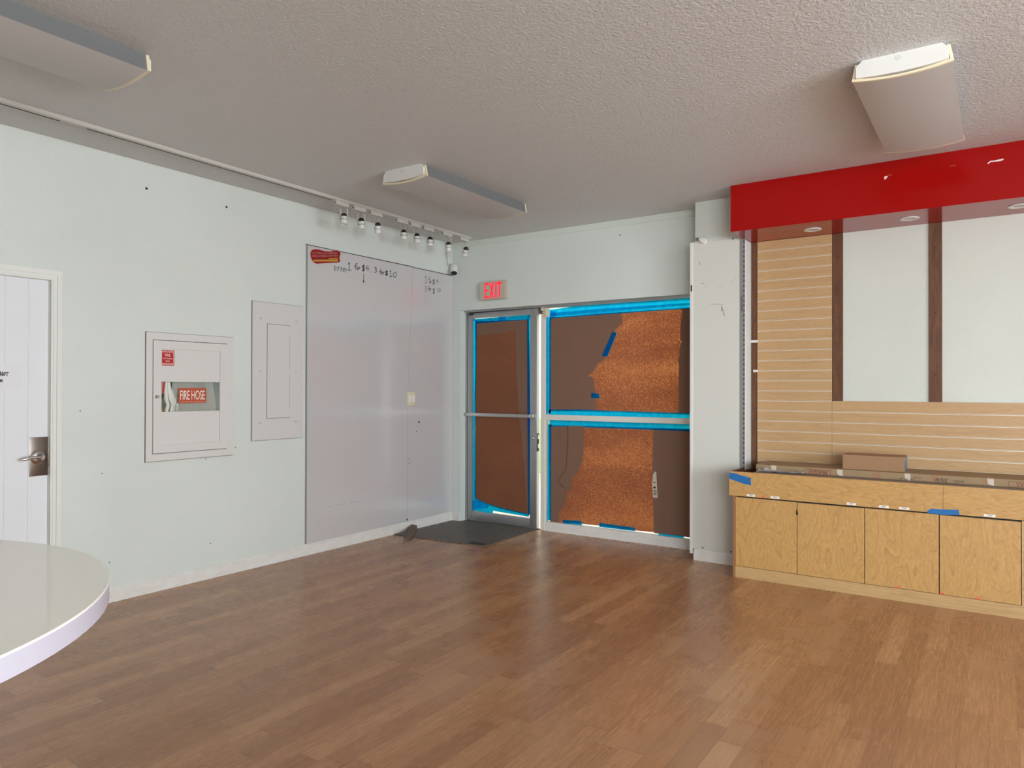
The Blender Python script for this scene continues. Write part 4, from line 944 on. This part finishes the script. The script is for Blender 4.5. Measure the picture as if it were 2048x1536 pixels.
for i, (a, c) in enumerate(DX):
    b = B(); b.box((a, CF+.004, .082), (c, CF+.022, .570-.002*(i % 2)), .0012); d_ = b.done('door', M['ply%d' % i], cb)
    if i == 0:
        b = B(); b.prism([(c-.006, .500), (c+.001, .530), (c+.004, .505), (c+.010, .492), (c+.004, .484), (c-.004, .484)], .0006, FB(CF+.004)); b.done('latch_mark', M['black'], d_)
b = B(); b.box((4.704, CF+.004, .079), (4.735, CF+.022, .575)); b.done('stile', M['ply_k'], cb)
b = B(); b.box((4.739, CF+.004, .082), (5.15, CF+.022, .570)); b.done('door', M['ply1'], cb)
b = B(); b.box((5.154, CF+.005, 0), (CX1, -.09, .579)); b.done('side_panel', M['ply_edge'], cb)
for x_, w_ in ((3.119, .058), (3.283, .058), (3.767, .056), (3.957, .056), (4.071, .057), (4.519, .058)):
    b = B(); b.box((x_, CF-.0006, .583), (x_+w_, CF, .598)); pl_ = b.done('price_label', M['white_ink'], cb)
    b = B(); b.box((x_+.014, CF-.0009, .592), (x_+w_-.014, CF-.0006, .5945)); b.done('label_print', M['marker'], pl_); b = B(); b.box((x_+.020, CF-.0009, .587), (x_+w_-.018, CF-.0006, .5885)); b.done('label_print', M['marker'], pl_)
for x_, z_ in ((3.219, .584), (4.048, .083), (4.292, .083), (4.476, .083)):
    yf = CF if z_ > .5 else CF+.004
    b = B(); b.box((x_, yf-.0006, z_), (x_+.022, yf, z_+.010)); b.done('orange_label', M['salmon'], cb)
f = lambda pts: [xz(*p, y=CF) for p in K(1440, 860, 3.368, pts)]
b = B(); b.prism(f([(62, 285), (100, 292), (209, 325), (206, 345), (212, 373), (160, 362), (62, 328)]), .0007, FB(CF)); b.done('blue_tape', M['tape_flat'], cb)
b = B(); b.prism(f([(1392, 552), (1398, 545), (1422, 529), (1500, 535), (1607, 538), (1610, 556), (1615, 574), (1500, 571), (1402, 561)]), .0007, FB(CF)); b.done('blue_tape', M['tape_flat'], cb)
# boxes on the cabinet
b = B(); b.box((3.16, -.536, .6005), (4.95, -.418, .753), .002)
tag(b.done('cardboard_box', M['cardboard3']), 'flat grey-brown cardboard carton lying just behind the cabinet fascia', 'box', 'cardboard boxes on the cabinet')
LB = thing('cardboard_box', (4.1, -.25, .7), 'very long cardboard carton marked FRAGILE, lying on the cabinet top', 'box', 'cardboard boxes on the cabinet')
LF, LT_ = -.412, .797
b = B(); b.box((3.142, LF, .6005), (5.05, -.092, LT_), .0025); b.done('carton', M['cardboard2'], LB)
def flip(x, z, y=LF-.0006): return FB(y) @ Matrix.Translation((x, z, 0)) @ Matrix.Rotation(PI, 4, 'Z')
zt, zb = LT_, LT_-.055
fr0, fr1 = xz(1440+575/3.368, 940, LF)[0], xz(1440+745/3.368, 945, LF)[0]
b = B(); w_ = .0022
for q in ((fr0, fr1, zt-.012, zt-.0098), (fr0, fr1, zt-.046, zt-.0438), (fr0, fr0+.0022, zt-.046, zt-.0098), (fr1-.0022, fr1, zt-.046, zt-.0098)): b.box((q[0], LF-.0006, q[2]), (q[1], LF, q[3]))
h0 = xz(1440+1945/3.368, 965, LF)[0]
for q in ((h0, h0+.16, zt-.012, zt-.0098), (h0, h0+.16, zt-.046, zt-.0438), (h0, h0+.0022, zt-.046, zt-.0098)): b.box((q[0], LF-.0006, q[2]), (q[1], LF, q[3]))
b.done('printed_frame', M['dark_red_ink'], LB)
text('printed_text', 'FRAGILE', .036, flip((fr0+fr1)/2, zt-.0155), M['dark_red_ink'], LB, align='CENTER', sx=.93, ext=.0003)
text('printed_text', 'HOOKS', .036, flip(h0+.15, zt-.0155), M['dark_red_ink'], LB, sx=.9, ext=.0003)
hx_ = xz(1440+1645/3.368, 962, LF)[0]
text('printed_text', 'HOME -', .019, flip(hx_, zt-.024), M['marker'], LB, sx=1.0, ext=.0003)
text('printed_text', 'Style', .040, flip(hx_-.085, zt-.020), M['marker'], LB, sx=.9, ext=.0003, shear=.3)
ad_ = xz(1440+1420/3.368, 958, LF)[0]
text('printed_text', 'PA 17972 USA', .013, flip(ad_-.10, zt-.032), M['marker'], LB, ext=.0003)
text('printed_text', 'TEL. 570', .013, flip(ad_-.05, zt-.020), M['marker'], LB, ext=.0003)
for p0, p1 in ((344, 378), (787, 826), (1242, 1282), (1800, 1845)):
    a, c = xz(1440+p0/3.368, 945, LF)[0], xz(1440+p1/3.368, 945, LF)[0]
    b = B(); b.prism([(a, LT_-.004), (c, LT_-.004), (c+.001, LT_-.046), (a+.4*(c-a), LT_-.040), (a+.004, LT_-.034)], .0006, FB(LF)); b.prism([(a, LF), (c, LF), (c, LF+.03), (a, LF+.03)], .0006, FZ(LT_)); b.done('tape_tab', M['packing'], LB)
for p0, p1 in ((1030, 1078), (1425, 1475), (1770, 1800)):
    a, c = xz(1440+p0/3.368, 950, LF)[0], xz(1440+p1/3.368, 950, LF)[0]
    b = B(); b.box((a, LF-.0005, LT_-.055), (c, LF, LT_-.002)); b.done('brown_tape_band', M['packing_b'], LB)
SB = thing('cardboard_box', (3.89, -.26, LT_), 'small brown cardboard box with a blue end on the long carton', 'box', 'cardboard boxes on the cabinet')
Ms = Matrix.Translation((3.712, -.372, LT_+.0008)) @ Matrix.Rotation(math.radians(1.0), 4, 'Z')
b = B(); b.box((0, 0, 0), (.372, .20, .097), .0015, Ms); b.done('carton', M['cardboard'], SB)
b = B(); b.box((.3725, .006, .004), (.3732, .194, .093), 0, Ms); e_ = b.done('end_print', M['blue_print'], SB); e_['label'] = 'blue printed end face'
b = B(); b.box((.3733, .012, .078), (.3736, .03, .090), 0, Ms); b.done('corner_tape', M['white_ink'], SB)
for i, (x_, y_, r_, lab) in enumerate(((3.17, -.50, .02, 'lower white paper sheet at the left end of the cabinet top'), (3.215, -.515, -.05, 'upper curled white paper sheet at the left end of the cabinet top'))):
    Mp = Matrix.Translation((x_, y_, .7545+i*.009)) @ Matrix.Rotation(r_, 4, 'Z'); b = B()
    g = [[b.bm.verts.new(Mp @ Vector((u/12*.28, v*.075, .004*math.sin(u*.9+i)**2 + (.016*(abs(u-6)/6)**6 if v == 1 else 0)))) for u in range(13)] for v in range(2)]
    for u in range(12): b.bm.faces.new((g[0][u], g[0][u+1], g[1][u+1], g[1][u]))
    bmesh.ops.solidify(b.bm, geom=list(b.bm.faces), thickness=.0008)
    tag(b.done('loose_paper', M['paper']), lab, 'paper', 'loose papers on the cabinet')
# ------------------------------------------------------------------ round table lower left
TC = Vector((2.742, -5.577)); TR, TZ, TT = .7247, .95, .0405
tb = thing('round_table', (TC.x, TC.y, 0), 'round glossy ivory table top with thick white edge at lower left', 'table')
b = B(); b.lathe([(0, TZ), (TR-.001, TZ), (TR, TZ-.001), (TR, TZ-.004), (0, TZ-.004)], Matrix.Translation((TC.x, TC.y, 0)), 128); b.done('table_top', M['table_top'], tb, 30)
b = B(); b.lathe([(0, TZ-.0042), (TR-.0006, TZ-.0042), (TR-.0004, TZ-TT), (0, TZ-TT)], Matrix.Translation((TC.x, TC.y, 0)), 128); b.done('edge_band', M['table_edge'], tb, 30)
b = B(); b.lathe([(0, TZ-TT), (.16, TZ-TT), (.16, TZ-TT-.012), (.045, TZ-TT-.02), (.04, .05), (.28, .02), (.29, 0), (0, 0)], Matrix.Translation((TC.x, TC.y, 0)), 48); b.done('pedestal', M['white_metal'], tb, 40)
# ------------------------------------------------------------------ light
def area(name, loc, rot, sx, sy, power, col):
    L = bpy.data.lights.new(name, 'AREA'); L.shape = 'RECTANGLE'; L.size = sx; L.size_y = sy; L.energy = power; L.color = col
    o = bpy.data.objects.new(name, L); o.location = loc; o.rotation_euler = rot; C.objects.link(o); return o
for i, (a, c, d, e) in enumerate(RW):
    area('daylight_front_window', ((a+c)/2, YR-.20, (d+e)/2), (PI/2, 0, 0), c-a, e-d, 135, (.92, .96, 1.0))
for i, (a, c, d, e) in enumerate(RS):
    area('daylight_side_window', (X1+.20, (a+c)/2, (d+e)/2), (PI/2, 0, PI/2), c-a, e-d, 235, (.92, .96, 1.0))
w = bpy.data.worlds.new('sky'); bpy.context.scene.world = w; w.use_nodes = True
bg = w.node_tree.nodes['Background']; bg.inputs[0].default_value = (.86, .94, 1, 1); bg.inputs[1].default_value = 5.6
cam = bpy.data.cameras.new('camera'); co = bpy.data.objects.new('camera', cam); C.objects.link(co)
cam.sensor_width = 36; cam.lens = F_PX/2048*36; cam.clip_start = .05
co.matrix_world = Matrix.Translation(CAM) @ Matrix(((_R.x, _U.x, -_fw.x), (_R.y, _U.y, -_fw.y), (_R.z, _U.z, -_fw.z))).to_4x4()
sce = bpy.context.scene; sce.camera = co
sce.view_settings.view_transform = 'Standard'; sce.view_settings.look = 'None'; sce.view_settings.gamma = 1; sce.view_settings.use_curve_mapping = False
sce.view_settings.exposure = 0.0
sce.cycles.max_bounces = 12; sce.cycles.diffuse_bounces = 6; sce.cycles.transparent_max_bounces = 12
sce.cycles.use_denoising = True
